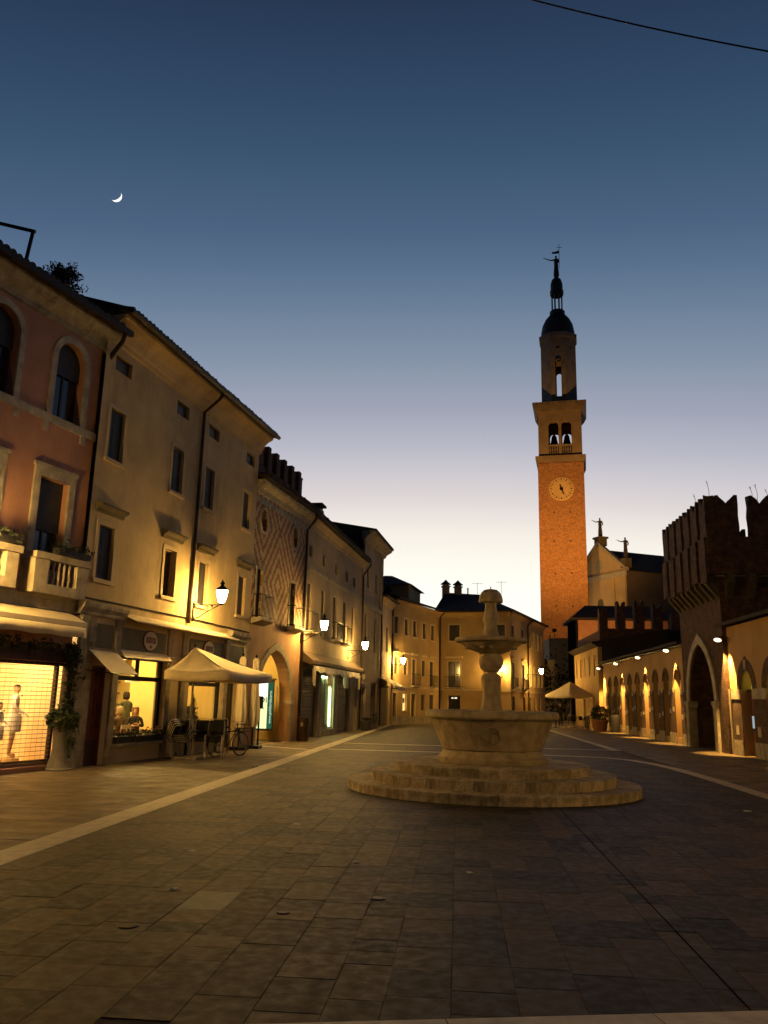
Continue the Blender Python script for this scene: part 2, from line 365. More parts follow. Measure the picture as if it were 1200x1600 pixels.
def roughen(me, amp=.02, cuts=2, seed=0, scale=3.0):
    """chip and wear a masonry mesh: subdivide and push the vertices by noise"""
    bm = bmesh.new(); bm.from_mesh(me); bmesh.ops.remove_doubles(bm, verts=bm.verts, dist=1e-5)
    bmesh.ops.subdivide_edges(bm, edges=bm.edges, cuts=cuts, use_grid_fill=True)
    bmesh.ops.triangulate(bm, faces=[f for f in bm.faces if len(f.verts) > 4])
    for v in bm.verts:
        p = v.co*scale+Vector((seed*7.3, seed*3.1, seed*1.7)); v.co += Vector((mnoise.noise(p), mnoise.noise(p+Vector((31, 0, 0))), mnoise.noise(p+Vector((0, 47, 0)))))*amp
    bm.to_mesh(me); bm.free(); return me
# ------------------------------------------------------------------ ground and paving
MB().quad((-3000, -600, -.05), (3000, -600, -.05), (3000, 6000, -.05), (-3000, 6000, -.05)).build('ground', GROUND, kind='structure')
pav = MB().box(-16, 22, -14, 150, -.045, -.005).build('piazza_paving', JOINT, kind='structure')
# far street beyond the worked slabs
MB().box(-12, 14, 62.02, 140, -.0046, -.0022).build('street_paving', SLABW, pav)
FC = (0.7, 18.1)
def in_fount(x, y, m=0): return (x-FC[0])**2+(y-FC[1])**2 < (3.02-m)**2
LENS = (.3, .4, .52, .68)
slabs = []
x = -4.70; col = 0
while x < 6.08:
    w = .40
    if col % 6 == 4: w = .33
    w = min(w, 6.08-x)
    y = 5.05+rnd.uniform(-.5, 0)
    while y < 61.5:
        l = rnd.choice(LENS)
        slabs.append((x, y, w, l)); y += l
    x += w; col += 1
def px_of(p):
    d = Vector(p)-Vector((0, 0, 1.75)); dd = d.dot(fw)
    if dd < .2: return None
    return (600+1290*d.dot(cr)/dd, 800-1290*d.dot(cu)/dd)
def size_px(s):
    a = px_of((s[0], s[1], 0)); b = px_of((s[0]+s[2], s[1]+s[3], 0))
    if not a or not b: return -1
    cx_, cy_ = (a[0]+b[0])/2, (a[1]+b[1])/2
    if not (-20 < cx_ < 1220 and cy_ < 1620): return -1
    return abs(b[0]-a[0])*abs(b[1]-a[1])
slabs = [s for s in slabs if not in_fount(s[0]+s[2]/2, s[1]+s[3]/2, .45)]
slabs.sort(key=lambda s: -size_px(s))
cache = {}
G_ = .0022
PALE = mat('pale_slab_stone', (.10, .075, .045), .6, .3, 6, .2, stain=.3)
for s in slabs[:300]:
    key = (round(s[2], 3), s[3])
    if key not in cache:
        mb = MB().bbox(G_, s[2]-G_, G_, s[3]-G_, -.03, 0, .0015)
        me = bpy.data.meshes.new('paving_slab'); me.from_pydata(mb.v, [], mb.f); me.materials.append(SLAB); cache[key] = me
    o = bpy.data.objects.new('paving_slab', cache[key]); C.objects.link(o); o.parent = pav
    o.location = (s[0], s[1], rnd.uniform(-.0015, .0015)); o.rotation_euler = (rnd.gauss(0, .001), rnd.gauss(0, .001), rnd.gauss(0, .004))
    if s[0] < -2.1 < s[0]+s[2] and s[1] < 7.4 < s[1]+s[3]: o.data = o.data.copy(); o.data.materials.clear(); o.data.materials.append(PALE)
mb = MB()
for s in slabs[300:]:
    z = rnd.uniform(-.0015, .001); mb.bbox(s[0]+G_, s[0]+s[2]-G_, s[1]+G_, s[1]+s[3]-G_, -.03, z, .0015)
mb.build('paving_slab_field', SLABS, pav, kind='stuff')
mb = MB()                                         # slabs outside the bands, laid across
for xa, xb, ya, yb in ((-12.6, -5.12, 4.0, 61.5), (6.42, 11.4, 4.0, 61.5)):
    y = ya
    while y < yb:
        d = rnd.choice((.4, .5, .6)); x = xa-rnd.uniform(0, .6)
        while x < xb:
            l = rnd.uniform(.6, 1.25); a, b = max(x, xa), min(x+l, xb)
            if b-a > .08: mb.bbox(a+.005, b-.005, y+.005, y+d-.005, -.03, rnd.uniform(-.003, .001), .004)
            x += l
        y += d
mb.build('sidewalk_slab_field', SLABW, pav, kind='stuff')
# pale stone bands
def band(name, pts, w, seg=1.1):
    mb = MB(); pts = [Vector((p[0], p[1], 0)) for p in pts]
    for i in range(len(pts)-1):
        a, b = pts[i], pts[i+1]; L_ = (b-a).length; n = max(1, round(L_/seg)); t = (b-a)/L_; nrm = Vector((-t.y, t.x, 0))*w/2
        for k in range(n):
            p = a+t*(L_*k/n+.004); q = a+t*(L_*(k+1)/n-.004)
            mb.add([p-nrm+Vector((0, 0, .004)), q-nrm+Vector((0, 0, .004)), q+nrm+Vector((0, 0, .004)), p+nrm+Vector((0, 0, .004)),
                    p-nrm-Vector((0, 0, .03)), q-nrm-Vector((0, 0, .03)), q+nrm-Vector((0, 0, .03)), p+nrm-Vector((0, 0, .03))],
                   [(0, 1, 2, 3), (0, 4, 5, 1), (1, 5, 6, 2), (2, 6, 7, 3), (3, 7, 4, 0)])
    return mb.build(name, STRIPE, pav, kind='structure')
band('pale_band', [(-4.9, 1.0), (-4.9, 61)], .42)
band('pale_band', [(6.26, 2), (6.28, 22), (6.2, 25.3), (5.95, 27.4), (5.55, 28.8), (4.9, 29.6), (3.9, 29.95), (2.9, 30.05), (-4.6, 30.05)], .34)
band('pale_band', [(-5.2, 29.5), (-7.6, 31.0)], .34)
band('pale_band', [(-4.6, 34.3), (6.4, 34.5)], .3)
band('pale_band', [(6.2, 34.7), (6.1, 58.5)], .36)
tt = math.atan2(.5, 2.2)
band('pale_band', [(-6, 4.88-6*.225), (0, 4.88), (6, 4.88+6*.225)], .62, 1.25)
# a few litter scraps and pale worn spots read as small things on the slabs
for px_, (lx, ly, s_) in enumerate(((-3.05, 9.9, .045), (-2.25, 12.2, .05), (-1.1, 9.6, .03), (.12, 9.3, .035), (5.0, 15.6, .07), (-2.6, 8.0, .04))):
    mb = MB(); a = [(s_*rnd.uniform(.6, 1.3)*math.cos(t), s_*rnd.uniform(.6, 1.3)*math.sin(t), .006+rnd.uniform(0, .012)) for t in (0, 1.1, 2.2, 3.3, 4.4, 5.4)]
    mb.add(a+[(p[0], p[1], .0042) for p in a], [(0, 1, 2, 3, 4, 5), (11, 10, 9, 8, 7, 6)]+[(i, (i+1) % 6, 6+(i+1) % 6, 6+i) for i in range(6)])
    mb.build('paper_scrap', WHITEC, loc=(lx, ly, 0), label=['pale paper scrap near the left pale band', 'pale paper scrap left of the fountain steps', 'tiny paper scrap in front of the fountain, left of centre', 'tiny paper scrap straight in front of the fountain', 'larger pale paper scrap right of the fountain steps', 'paper scrap lying nearest to the lower left'][px_], cat='litter', group='paper scraps on the paving')

for i, (x, y, r_) in enumerate(((-2.54, 6.74, .085), (-.72, 8.0, .075), (-1.45, 7.35, .06))):
    T = thing('drain_cover', ['round iron drain cover at the lower left of the paving', 'round iron drain cover in front of the fountain', 'small round iron drain cover between the other two'][i], 'drain cover', (x, y, 0), 0, 'drain covers in the paving')
    MB().lathe([(r_, -.02), (r_, .005), (r_*.9, .007), (r_*.88, .004), (.002, .004)], 20).build('rim', IRON, T); mb = MB()
    for k in range(-3, 4): w_ = math.sqrt(max(0, (r_*.8)**2-(k*r_*.22)**2)); mb.box(-w_, w_, k*r_*.22-.006, k*r_*.22+.006, .004, .0075)
    mb.build('bar', COPPER, T)
MB().box(1.727, 1.737, 5.0, 15.0, -.02, .0032).build('drain_channel', mat('matte_dark', (.012, .009, .007), 1, .3, 2, 0, spec=0), pav)
# ------------------------------------------------------------------ fountain
F = thing('fountain', 'tiered pale stone fountain on three round steps in the middle of the piazza', 'fountain', (FC[0], FC[1], 0))
FST = mat('fountain_stone', (.50, .415, .27), .8, .35, 4.5, .6, 34, stain=.55, stain_col=(.06, .045, .026), streak=.85)
STEPST = mat('fountain_step_stone', (.50, .42, .29), .85, .5, 6, .9, 28, stain=.85, stain_col=(.06, .05, .035), rand=.22, streak=.8)
for r_out, r_in, z0, z1, n, off in ((3.0, 2.3, -.03, .175, 20, 0), (2.52, 1.8, .0, .36, 17, .11), (2.0, .9, .1, .53, 13, .2)):
    mb = MB(); da = 2*math.pi/n; g = .006/r_out; k_ = 5; vs = []; fs = []; b = .014
    prof = [(r_in, z1-.002), (r_out-b*1.4, z1), (r_out-b*.4, z1-b*.5), (r_out, z1-b*1.5), (r_out-.012, (z0+z1)/2), (r_out-.004, z0)]
    for r_, z in prof:
        for k in range(k_+1):
            a = g+(da-2*g)*k/k_; vs.append((r_*math.cos(a), r_*math.sin(a), z))
    for i in range(len(prof)-1):
        for k in range(k_): fs.append((i*(k_+1)+k, i*(k_+1)+k+1, (i+1)*(k_+1)+k+1, (i+1)*(k_+1)+k))
    for k in (0, k_): fs.append(tuple(i*(k_+1)+k for i in range(len(prof))))
    mb.add(vs, fs); me = bpy.data.meshes.new('step_stone'); me.from_pydata(mb.v, [], mb.f); me.materials.append(STEPST)
    bm = bmesh.new(); bm.from_mesh(me); bmesh.ops.recalc_face_normals(bm, faces=bm.faces); bm.to_mesh(me); bm.free()
    vari = [roughen(me.copy(), .011, 2, q+r_out, 9.0) for q in range(4)]
    for i in range(n):
        o = bpy.data.objects.new('step_stone', vari[i % 4]); C.objects.link(o); o.parent = F
        o.rotation_euler = (0, 0, off+da*i); o.location = (0, 0, rnd.uniform(-.008, .0)); s_ = rnd.uniform(-.012, .004); o.scale = (1+s_/r_out, 1+s_/r_out, 1)
MB().lathe([(2.6, -.02), (2.6, .12), (1.95, .12), (1.95, .3), (1.0, .3), (1.0, .5)], 40).build('step_core', JOINT, F)
MB().lathe([(1.12, .52), (1.14, .56), (1.14, .635), (1.10, .66), (1.06, .70), (1.04, .745), (1.015, .78), (.99, .80), (.955, .805), (.93, .84)], 56).build('foot', FST, F, smooth=True)
bowl = MB().lathe([(.94, .80), (1.04, .80), (1.055, .83), (1.09, .92), (1.17, 1.12), (1.25, 1.31), (1.29, 1.405), (1.38, 1.415), (1.405, 1.45), (1.405, 1.52), (1.38, 1.56), (1.33, 1.575), (1.2, 1.57), (1.16, 1.52), (1.05, 1.2), (.2, 1.15)], 72)
bw = bowl.build('basin', FST, F, smooth=True)
# shallow pilaster flutes round the basin and a carved wreath with a shield on the front
mb = MB(); 
def on_bowl(ax, z):
    t = (z-.83)/(1.31-.83); r_ = 1.055+(1.25-1.055)*t+.012; a = -math.pi/2-.03+ax/r_; return (r_*math.cos(a), r_*math.sin(a), z)
mb.tube([on_bowl(.155*math.cos(t), 1.08+.19*math.sin(t)) for t in [i*2*math.pi/24 for i in range(25)]], .011, 6, False)
mb.tube([on_bowl(-.15, 1.13), on_bowl(-.07, 1.17), on_bowl(0, 1.12), on_bowl(.07, 1.17), on_bowl(.15, 1.13)], .009, 5)
mb.tube([on_bowl(0, 1.2), on_bowl(0, .9)], .009, 5); mb.tube([on_bowl(-.1, 1.02), on_bowl(0, .95), on_bowl(.1, 1.02)], .009, 5)
mb.build('wreath_relief', FST, bw, smooth=True)
MB().lathe([(.27, 1.15), (.27, 1.5), (.245, 1.58), (.215, 1.64), (.20, 1.80), (.185, 1.98), (.195, 2.08), (.21, 2.2), (.205, 2.28), (.17, 2.33), (.11, 2.36), (.10, 2.375)], 36).build('baluster', FST, F, smooth=True)
MB().lathe([(.10, 2.37), (.16, 2.385), (.235, 2.45), (.258, 2.54), (.262, 2.58), (.25, 2.66), (.21, 2.74), (.15, 2.79), (.12, 2.80)], 36).build('stone_ball', FST, F, smooth=True)
ub = MB().lathe([(.12, 2.74), (.2, 2.755), (.36, 2.81), (.52, 2.885), (.62, 2.95), (.66, 2.985), (.72, 2.99), (.765, 3.005), (.785, 3.045), (.765, 3.085), (.70, 3.095), (.62, 3.06), (.3, 2.96), (.1, 2.95)], 60).build('bowl', FST, F, smooth=True)
mb = MB()                                           # mask spouts under the upper basin
for a in (-1.6, -.35, .9, 2.15, 3.4, 4.3):
    ca, sa = math.cos(a), math.sin(a); r_ = .50
    mb.lathe([(.01, -.07), (.045, -.05), (.06, 0), (.055, .05), (.03, .08)], 10, (r_*ca, r_*sa, 2.90))
    mb.tube([(r_*ca, r_*sa, 2.88), ((r_+.08)*ca, (r_+.08)*sa, 2.865)], [.035, .025], 8)
mb.build('mask_spout', FST, ub, smooth=True)
MB().lathe([(.16, 2.95), (.175, 3.1), (.17, 3.2), (.15, 3.27), (.135, 3.36), (.15, 3.42), (.175, 3.46), (.175, 3.5), (.17, 3.56), (.15, 3.64), (.125, 3.72), (.118, 3.80), (.14, 3.86)], 32).build('baluster', FST, F, smooth=True)
cp = MB().lathe([(.12, 3.855), (.255, 3.858), (.264, 3.875), (.262, 3.92), (.246, 3.995), (.205, 4.075), (.15, 4.13), (.06, 4.152), (.01, 4.155)], 36).build('mushroom_cap', FST, F, smooth=True)
MB().tube([(0, 0, 4.14), (0, 0, 4.21)], [.014, .01], 6).build('spout_pipe', IRON, cp)
# ------------------------------------------------------------------ left row of houses
def street_lamp(house, u, z, label, proj=1.0, k=1.0):
    p = wpt(house, (u, 0, z)); T = thing('wall_lantern', label, 'street lamp', p, house.rotation_euler.z, 'wall lanterns along the street')
    mb = MB(); mb.box(-.03, .03, -.03, 0, -.42, .16)
    mb.tube([(0, -.01, .08), (0, -proj-.03, .08)], .018, 6)
    mb.tube([(0, -.03, -.34), (0, -.22, -.3), (0, -.5, -.12), (0, -proj+.1, .06)], .014, 6)
    for c, r_ in (((-.2, -.1), .11), ((-.47, 0), .06), ((-.64, .03), .045)):
        mb.tube([(0, c[0]*1.0+(r_*(1-t/14*.75))*math.cos(t*.75), c[1]+(r_*(1-t/14*.75))*math.sin(t*.75)) for t in range(14)], .009, 5)
    mb.build('bracket', IRON, T)
    gl = MB().lathe([(.075, .14), (.105, .22), (.145, .36), (.172, .49), (.168, .52)], 12, (0, -proj, 0)).build('lantern_glass', LAMP, T, smooth=True)
    mb = MB()
    for i in range(6):
        a = i*math.pi/3; mb.tube([(.079*math.cos(a), -proj+.079*math.sin(a), .14), (.177*math.cos(a), -proj+.177*math.sin(a), .51)], .006, 4)
    mb.build('lantern_rib', IRON, gl)
    MB().lathe([(.19, .52), (.195, .535), (.15, .585), (.10, .64), (.06, .66), (.05, .70), (.075, .73), (.075, .76), (.03, .80), (.012, .86)], 14, (0, -proj, 0)).build('lantern_cap', IRON, T, smooth=True)
    MB().lathe([(.03, .07), (.09, .1), (.09, .14)], 12, (0, -proj, 0)).build('lantern_base', IRON, T)
    return T
def pipe(house, pts, r_=.055, name='downpipe'): return MB().tube(pts, r_, 8).build(name, COPPER, house, smooth=True)
def cornice(house, u0, u1, prof, m, name='cornice'): return MB().prism(prof, u0, u1).build(name, m, house)
def roof(house, u0, u1, ye, ze, yr, zr, yb, th=.14, name='roof', m=None):
    return MB().prism([(ye, ze), (ye, ze+th), (yr, zr+th), (yb, ze+th), (yb, ze), (yr, zr)], u0, u1).build(name, m or ROOF, house)

# ===== pink house
PH = thing('pink_house', 'pink plastered house with arched upper windows and balcony above a lit shop', 'house', (-9.13, 20.02, 0), frame_rz(15))
ops = []; cen = [-1.70, -3.92, -6.2, -8.5, -10.8]
for c in cen: ops += [(c-.5, c+.5, 8.22, 10.2, 'round'), (c-.48-.12, c+.36, 4.55, 6.68)]
wall(MB(), -13.5, -.62, 2.9, 10.8, ops, 0, .3).build('wall', PINK, PH)
wall(MB(), -13.5, -.44, 0, 2.9, [(-5.0, -.46, .1, 2.44), (-11.4, -6.2, .1, 2.6)], 0, .3).build('ground_wall', PINK, PH)
roller_ops = (-11.4, -6.2, .1, 2.6); MB().box(-11.4, -6.2, .2, .28, .1, 2.6).build('closed_shutter', WOODD, PH)
MB().box(-13.5, -.64, 3.9, 9, 0, 10.8).box(-13.5, -.64, .32, 3.9, 3.3, 10.8).box(-13.5, -5.1, .32, 3.9, 0, 3.29).build('inner_body', SHUT, PH)
MB().prism([(0, 10.48), (-.06, 10.5), (-.1, 10.62), (-.22, 10.74), (-.36, 10.86), (-.4, 10.92), (-.4, 11.02), (.3, 11.02), (.3, 10.48)], -13.6, -.45).build('cornice', STONE2, PH)
roof(PH, -13.6, -.3, -.5, 11.02, 4.2, 12.6, 9.2)
eave_tiles(PH, -13.5, -.3, -.51, 11.14)
MB().box(-13.5, -.62, -.06, 0, 8.0, 8.2).build('string_course', STONE, PH)
for c in cen:
    arch_trim(MB(), c-.5, c+.5, 9.7, 10.2, 'round', .17, -.05, .02, foot=8.2).build('arched_surround', STONE, PH)
    for q in (-.64, .64): MB().box(c+q-.08, c+q+.08, -.05, 0, 7.78, 7.998).build('sill_bracket', STONE, PH)
    w_ = win_glass(PH, c-.5, c+.5, 8.22, 10.2, .2, (1, 0)); MB().box(c-.5, c+.5, .16, .19, 9.35, 10.2).build('roller_blind', SHUT, w_)
    MB().box(c-.3, c-.08, .245, .27, 8.3, 9.35).box(c+.12, c+.4, .245, .27, 8.3, 9.35).build('curtain', WHITEC, w_)
    a, b = c-.6, c+.36
    frame_bars(MB(), a, b, 4.55, 6.68, .2, -.05, .02, False).build('surround', STONE, PH)
    MB().box(a-.24, b+.24, -.075, 0, 6.88, 6.98).build('lintel_moulding', STONE, PH)
    w_ = win_glass(PH, a, b, 4.55, 6.68, .2, (1, 0)); MB().box(a, b, .15, .185, 5.45, 6.68).build('roller_blind', SHUT, w_)
    MB().box(a+.45, b-.1, .245, .27, 4.6, 5.5).build('curtain', WHITEC, w_)
    # balcony front with balusters
    a, b = c-.86, c+.86
    mb = MB(); mb.box(a, b, -.42, .0, 3.92, 4.14); mb.box(a-.05, b+.05, -.48, .0, 4.68, 4.83)
    mb.box(a, a+.42, -.42, -.2, 4.14, 4.68); mb.box(b-.34, b, -.42, -.2, 4.14, 4.68); mb.box(a, a+.2, -.2, 0, 4.14, 4.68); mb.box(b-.2, b, -.2, 0, 4.14, 4.68)
    bal = mb.build('balcony', STONE, PH)
    for i in range(5):
        x = a+.52+i*.17; MB().lathe([(.045, 4.14), (.03, 4.2), (.055, 4.34), (.03, 4.5), (.04, 4.62), (.045, 4.68)], 8, (x, -.31, 0)).build('baluster', STONE, bal, smooth=True)
    fb = MB().box(c-.35, c+.75, -.58, -.40, 4.84, 4.98).build('flower_box', SHUT, PH)
    leaves(220, lambda rr: (c-.4+1.2*rr.random(), -.5+.1*rr.gauss(0, 1), 4.98+.09*abs(rr.gauss(0, 1))-.12*(rr.random() < .25)), .05, int(c*100)).build('trailing_plant', LEAFD, fb, kind='stuff')
MB().box(-13.5, -.62, -.07, .0, 3.62, 3.9).box(-13.5, -.5, -.12, 0, 3.84, 3.915).build('stone_belt', STONE, PH)
MB().box(-.48, .0, -.18, .3, 2.98, 3.60).box(-.45, -.02, -.16, .3, 0, 2.97).build('pier', STONE2, PH)
pipe(PH, [(-.5, -.58, 11.0), (-.5, -.5, 10.75), (-.5, -.25, 10.45), (-.5, -.07, 10.2), (-.5, -.07, 3.9)], .06)
MB().box(-13.6, -.25, -.64, -.51, 10.96, 11.1).build('gutter', COPPER, PH)
# pink shop front
MB().box(-5.2, -.46, -.02, .06, 2.44, 2.75).build('shop_fascia', WOODD, PH)
ROOMW = mat('shop_wall_warm', (.80, .60, .32), .9, .08, 1, .05)
room = MB(); room.quad((-5, 3.6, .1), (-.5, 3.6, .1), (-.5, 3.6, 3.2), (-5, 3.6, 3.2)); room.quad((-5, .32, .1), (-5, 3.6, .1), (-5, 3.6, 3.2), (-5, .32, 3.2)); room.quad((-.5, .32, .1), (-.5, 3.6, .1), (-.5, 3.6, 3.2), (-.5, .32, 3.2))
room.quad((-5, .32, 3.2), (-.5, .32, 3.2), (-.5, 3.6, 3.2), (-5, 3.6, 3.2)); room.quad((-5, .32, .1), (-.5, .32, .1), (-.5, 3.6, .1), (-5, 3.6, .1))
room.build('shop_interior', ROOMW, PH)
MB().box(-2.9, -.9, 2.4, 2.5, .1, 2.1).build('display_screen', SHUT, PH)
MB().box(-4.8, -.7, .6, 2.4, 3.12, 3.19).build('ceiling_light', emat('shop_light', (1, .62, .22), 8.0), PH)
MB().box(-4.7, -.9, .45, .55, 2.9, 3.0).build('spot_track', emat('shop_spot', (1, .70, .34), 110), PH)
mb = MB(); mb.box(-5.0, -.82, .22, .26, .1, .22); mb.box(-.84, -.77, .18, .28, .1, 2.44); mb.box(-.54, -.46, .1, .28, .1, 2.44); mb.box(-5, -.54, .2, .28, 2.36, 2.44)
sf = mb.build('shop_frame', WOODD, PH)
MB().box(-4.98, -.85, .235, .245, .22, 2.36).build('pane', GLASS, sf); MB().box(-.76, -.55, .235, .245, .12, 2.36).build('pane', GLASS, sf)
GR = MB()
for i in range(23): z = .24+i*.095; GR.tube([(-5, .12, z), (-.55, .12, z)], .006, 4)
for i in range(30):
    x = -4.95+i*.165
    if x < -.56: GR.tube([(x, .125, .16), (x, .125, 2.43)], .004, 4)
GR.box(-5, -.55, .1, .14, .12, .19); GR.build('security_grille', mat('grille_metal', (.25, .2, .14), .45, .2, 5, 0, metal=.7), PH)
def garland(parent, pts, r_, n, seed, name='garland'):
    def f(rr):
        i = rr.randrange(len(pts)-1); a, b = Vector(pts[i]), Vector(pts[i+1]); p = a.lerp(b, rr.random()); return (p.x+rr.gauss(0, r_), p.y+rr.gauss(0, r_), p.z+rr.gauss(0, r_))
    return leaves(n, f, .055, seed).build(name, LEAF, parent, kind='stuff')
for nm, pts, lb in (('garland', [(-5.2, -.1, 2.84), (-.8, -.14, 2.74), (-.68, -.16, 2.5), (-.72, -.14, .5)], 'leafy green garland draped round the lit shop window of the pink house'),):
    g = garland(None, [wpt(PH, p) for p in pts], .075, 2600, 3); tag(g, lb, 'garland'); del g['kind']
# retracted awning
aw = MB(); aw.prism([(-.02, 3.60), (-.05, 3.42), (-.62, 3.22), (-.66, 3.26), (-.66, 3.36), (-.12, 3.6)], -5.4, -.95)
a_ = aw.build('shop_awning', CANVAS, loc=PH.location, rz=PH.rotation_euler.z, label='cream awning rolled up above the brightly lit shop of the pink house', cat='awning')
mb = MB(); nseg = 40; pr = []
for i in range(nseg+1):
    x = -5.4+(4.45)*i/nseg; pr.append((x, -.665+.004*math.sin(i*1.3), 3.245)); pr.append((x, -.668+.008*math.sin(i*1.3+.5), 3.0+.012*math.sin(i*.7)))
va = mb.add(pr, [(2*i, 2*i+2, 2*i+3, 2*i+1) for i in range(nseg)]).build('valance', CANVAS, a_, smooth=True); va.modifiers.new('t', 'SOLIDIFY').thickness = .006
# fluted vase with a plant
V = thing('fluted_planter', 'tall fluted grey planter with a bushy plant beside the pink shop', 'planter', (-9.2, 19.15, 0))
VM = mat('planter_grey', (.20, .18, .14), .7, .25, 6, .2)
mb = MB(); n = 48; prof = [(.30, 0), (.30, .03), (.27, .05), (.235, .16), (.185, .32), (.165, .5), (.175, .7), (.20, .9), (.225, .98), (.19, .99)]
vs = []
for r_, z in prof:
    for k in range(n): rr = r_*(1-(.055 if k % 2 else 0)*(1 if .05 < z < .97 else 0)); vs.append((rr*math.cos(2*math.pi*k/n), rr*math.sin(2*math.pi*k/n), z))
mb.add(vs, [(i*n+k, i*n+(k+1) % n, (i+1)*n+(k+1) % n, (i+1)*n+k) for i in range(len(prof)-1) for k in range(n)]+[tuple(range(n))[::-1], tuple((len(prof)-1)*n+k for k in range(n))]); mb.build('pot', VM, V)
mb = leaves(420, ball_pts((0, 0, 1.13), .36, .75), .075, 5); leaves(120, ball_pts((.22, .02, .85), .2, 1.4), .05, 6, mb); leaves(60, ball_pts((.2, 0, .5), .12, 2.0), .04, 8, mb); mb.build('foliage', LEAF, V, kind='stuff')
# roof terrace frame and shrub
p0 = wpt(PH, (-2.95, .35, 12.0))
T = thing('terrace_awning_frame', 'dark metal awning frame standing on the roof terrace at the upper left', 'frame', wpt(PH, (0, 0, 0)), PH.rotation_euler.z)
MB().tube([(-3.12, .5, 11.2), (-2.93, .5, 12.74)], .045, 6).build('post', IRON, T)
T.rotation_euler = PH.rotation_euler
bx_ = MB().tube([(-2.9, .46, 12.72), (-3.35, 1.9, 13.1)], .045, 6); bx_.build('beam', IRON, T)
T = thing('roof_shrub', 'dark leafy shrub in a pot on the roof of the pink house', 'shrub', wpt(PH, (-1.75, 0.5, 11.6)))
MB().lathe([(.12, -.1), (.18, .25)], 12).build('pot', TERRA, T); mb = MB()
for i in range(60):
    a = rnd.uniform(0, 6.28); e_ = rnd.uniform(.1, 1.4); d = Vector((math.cos(a)*math.cos(e_), math.sin(a)*math.cos(e_), math.sin(e_)))*rnd.uniform(.25, .62)
    mb.tube([(0, 0, .2), d*.5+Vector((0, 0, .2)), d+Vector((0, 0, .25))], .008, 4); leaves(26, ball_pts(d*.95+Vector((0, 0, .25)), .13), .042, i, mb)
mb.build('foliage', LEAFD, T, kind='stuff')
street_lamp(PH, -5.05, 4.4, 'lit wall lantern on the pink house between its balconies')

# ===== yellow house
YH = thing('ochre_house', 'long ochre plastered house with dark shutters above the corner bar', 'house', (-9.112, 19.268, 0), frame_rz(8.3))
us = [(.46, 1.18), (3.9, 4.6), (6.15, 6.82), (9.3, 9.95)]
ops = [(a, b, 10.12, 10.55) for a, b in ((.47, 1.29), (3.94, 4.75), (6.2, 7.0), (9.38, 10.18))]
ops += [(a, b, 7.68, 9.06) for a, b in us]+[(a, b, 4.55, 5.93) for a, b in us]
wall(MB(), 0, 10.55, 3.78, 11.0, ops, 0, .22).build('wall', YPL, YH)
MB().box(0, 10.55, 5.3, 9, 0, 11.0).box(0, 10.55, .3, 5.3, 3.3, 11.0).build('inner_body', SHUT, YH)
MB().prism([(0, 10.78), (-.06, 10.8), (-.08, 10.9), (-.12, 10.95), (-.2, 11.12), (-.34, 11.25), (-.5, 11.33), (-.52, 11.42), (.2, 11.42), (.2, 10.78)], -.02, 10.62).build('cove_cornice', YPL, YH)
roof(YH, -.1, 10.75, -.62, 11.42, 4.3, 13.0, 9.2); eave_tiles(YH, -.05, 10.75, -.63, 11.53)
MB().tube([(-.1, -.68, 11.46), (10.78, -.68, 11.46)], .075, 8).build('gutter', COPPER, YH)
for a, b, c, d in ops[:4]: MB().box(a, b, .12, .16, c, d).build('attic_shutter', WOODD, YH)
for i, (a, b) in enumerate(us):
    win_shutter(YH, a, b, 7.68, 9.06, .1, SHUTG); frame_bars(MB(), a, b, 7.68, 9.06, .10, -.02, .02).build('window_surround', CREAM, YH)
    if i == 1: win_glass(YH, a, b, 4.55, 5.93, .18, (1, 0))
    else: win_shutter(YH, a, b, 4.55, 5.93, .1, SHUT)
    frame_bars(MB(), a, b, 4.55, 5.93, .12, -.02, .02).build('window_surround', CREAM, YH)
    MB().prism([(0, 6.22), (-.06, 6.24), (-.08, 6.31), (-.2, 6.38), (-.2, 6.44), (0, 6.47)], a-.25, b+.3).build('window_hood', HOODST, YH)
pipe(YH, [(5.8, -.62, 11.4), (5.78, -.5, 11.2), (5.62, -.08, 10.72), (5.6, -.07, 3.9)], .055)
MB().tube([(0, -.03, 4.02), (5.6, -.03, 4.06), (10.5, -.03, 4.02)], .022, 5).build('wall_cable', IRON, YH)
# ground floor front
gops = [(.42, 1.4, 0, 2.42), (1.9, 4.5, .5, 2.72), (6.05, 8.5, .5, 2.5), (8.95, 9.75, 0, 2.5)]
wall(MB(), 0, 10.55, 0, 3.78, gops, 0, .3).build('shop_wall', CREAM, YH)
GP = mat('green_grey_panel', (.15, .15, .10), .8, .2, 4, .1)
for a, b in ((.3, 1.55), (1.9, 4.35), (5.9, 8.4), (8.75, 10.1)): MB().box(a, b, -.025, 0, 2.86, 3.46).build('fascia_panel', GP, YH)
for x in (.05, 1.62, 4.48, 5.4, 8.5, 10.2): MB().box(x, x+.26, -.07, 0, 0, 3.5).box(x-.03, x+.29, -.1, 0, 3.5, 3.6).build('pilaster', STONE2, YH)
MB().prism([(0, 2.74), (-.05, 2.74), (-.09, 2.8), (0, 2.84)], 1.95, 8.4).build('moulding', STONE, YH)
for a, b in ((-.1, 1.95), (8.7, 10.4)): MB().prism([(0, 3.62), (-.08, 3.62), (-.1, 3.7), (-.18, 3.8), (-.2, 3.88), (-.2, 3.93), (0, 3.97)], a, b).build('shop_cornice', STONE2, YH)
mb = MB()
for i in range(24): x = 2.0+i*.275; mb.obox((x, -.22, 3.72), (.10, .24, .008), Matrix.Rotation(R(22), 3, 'X'))
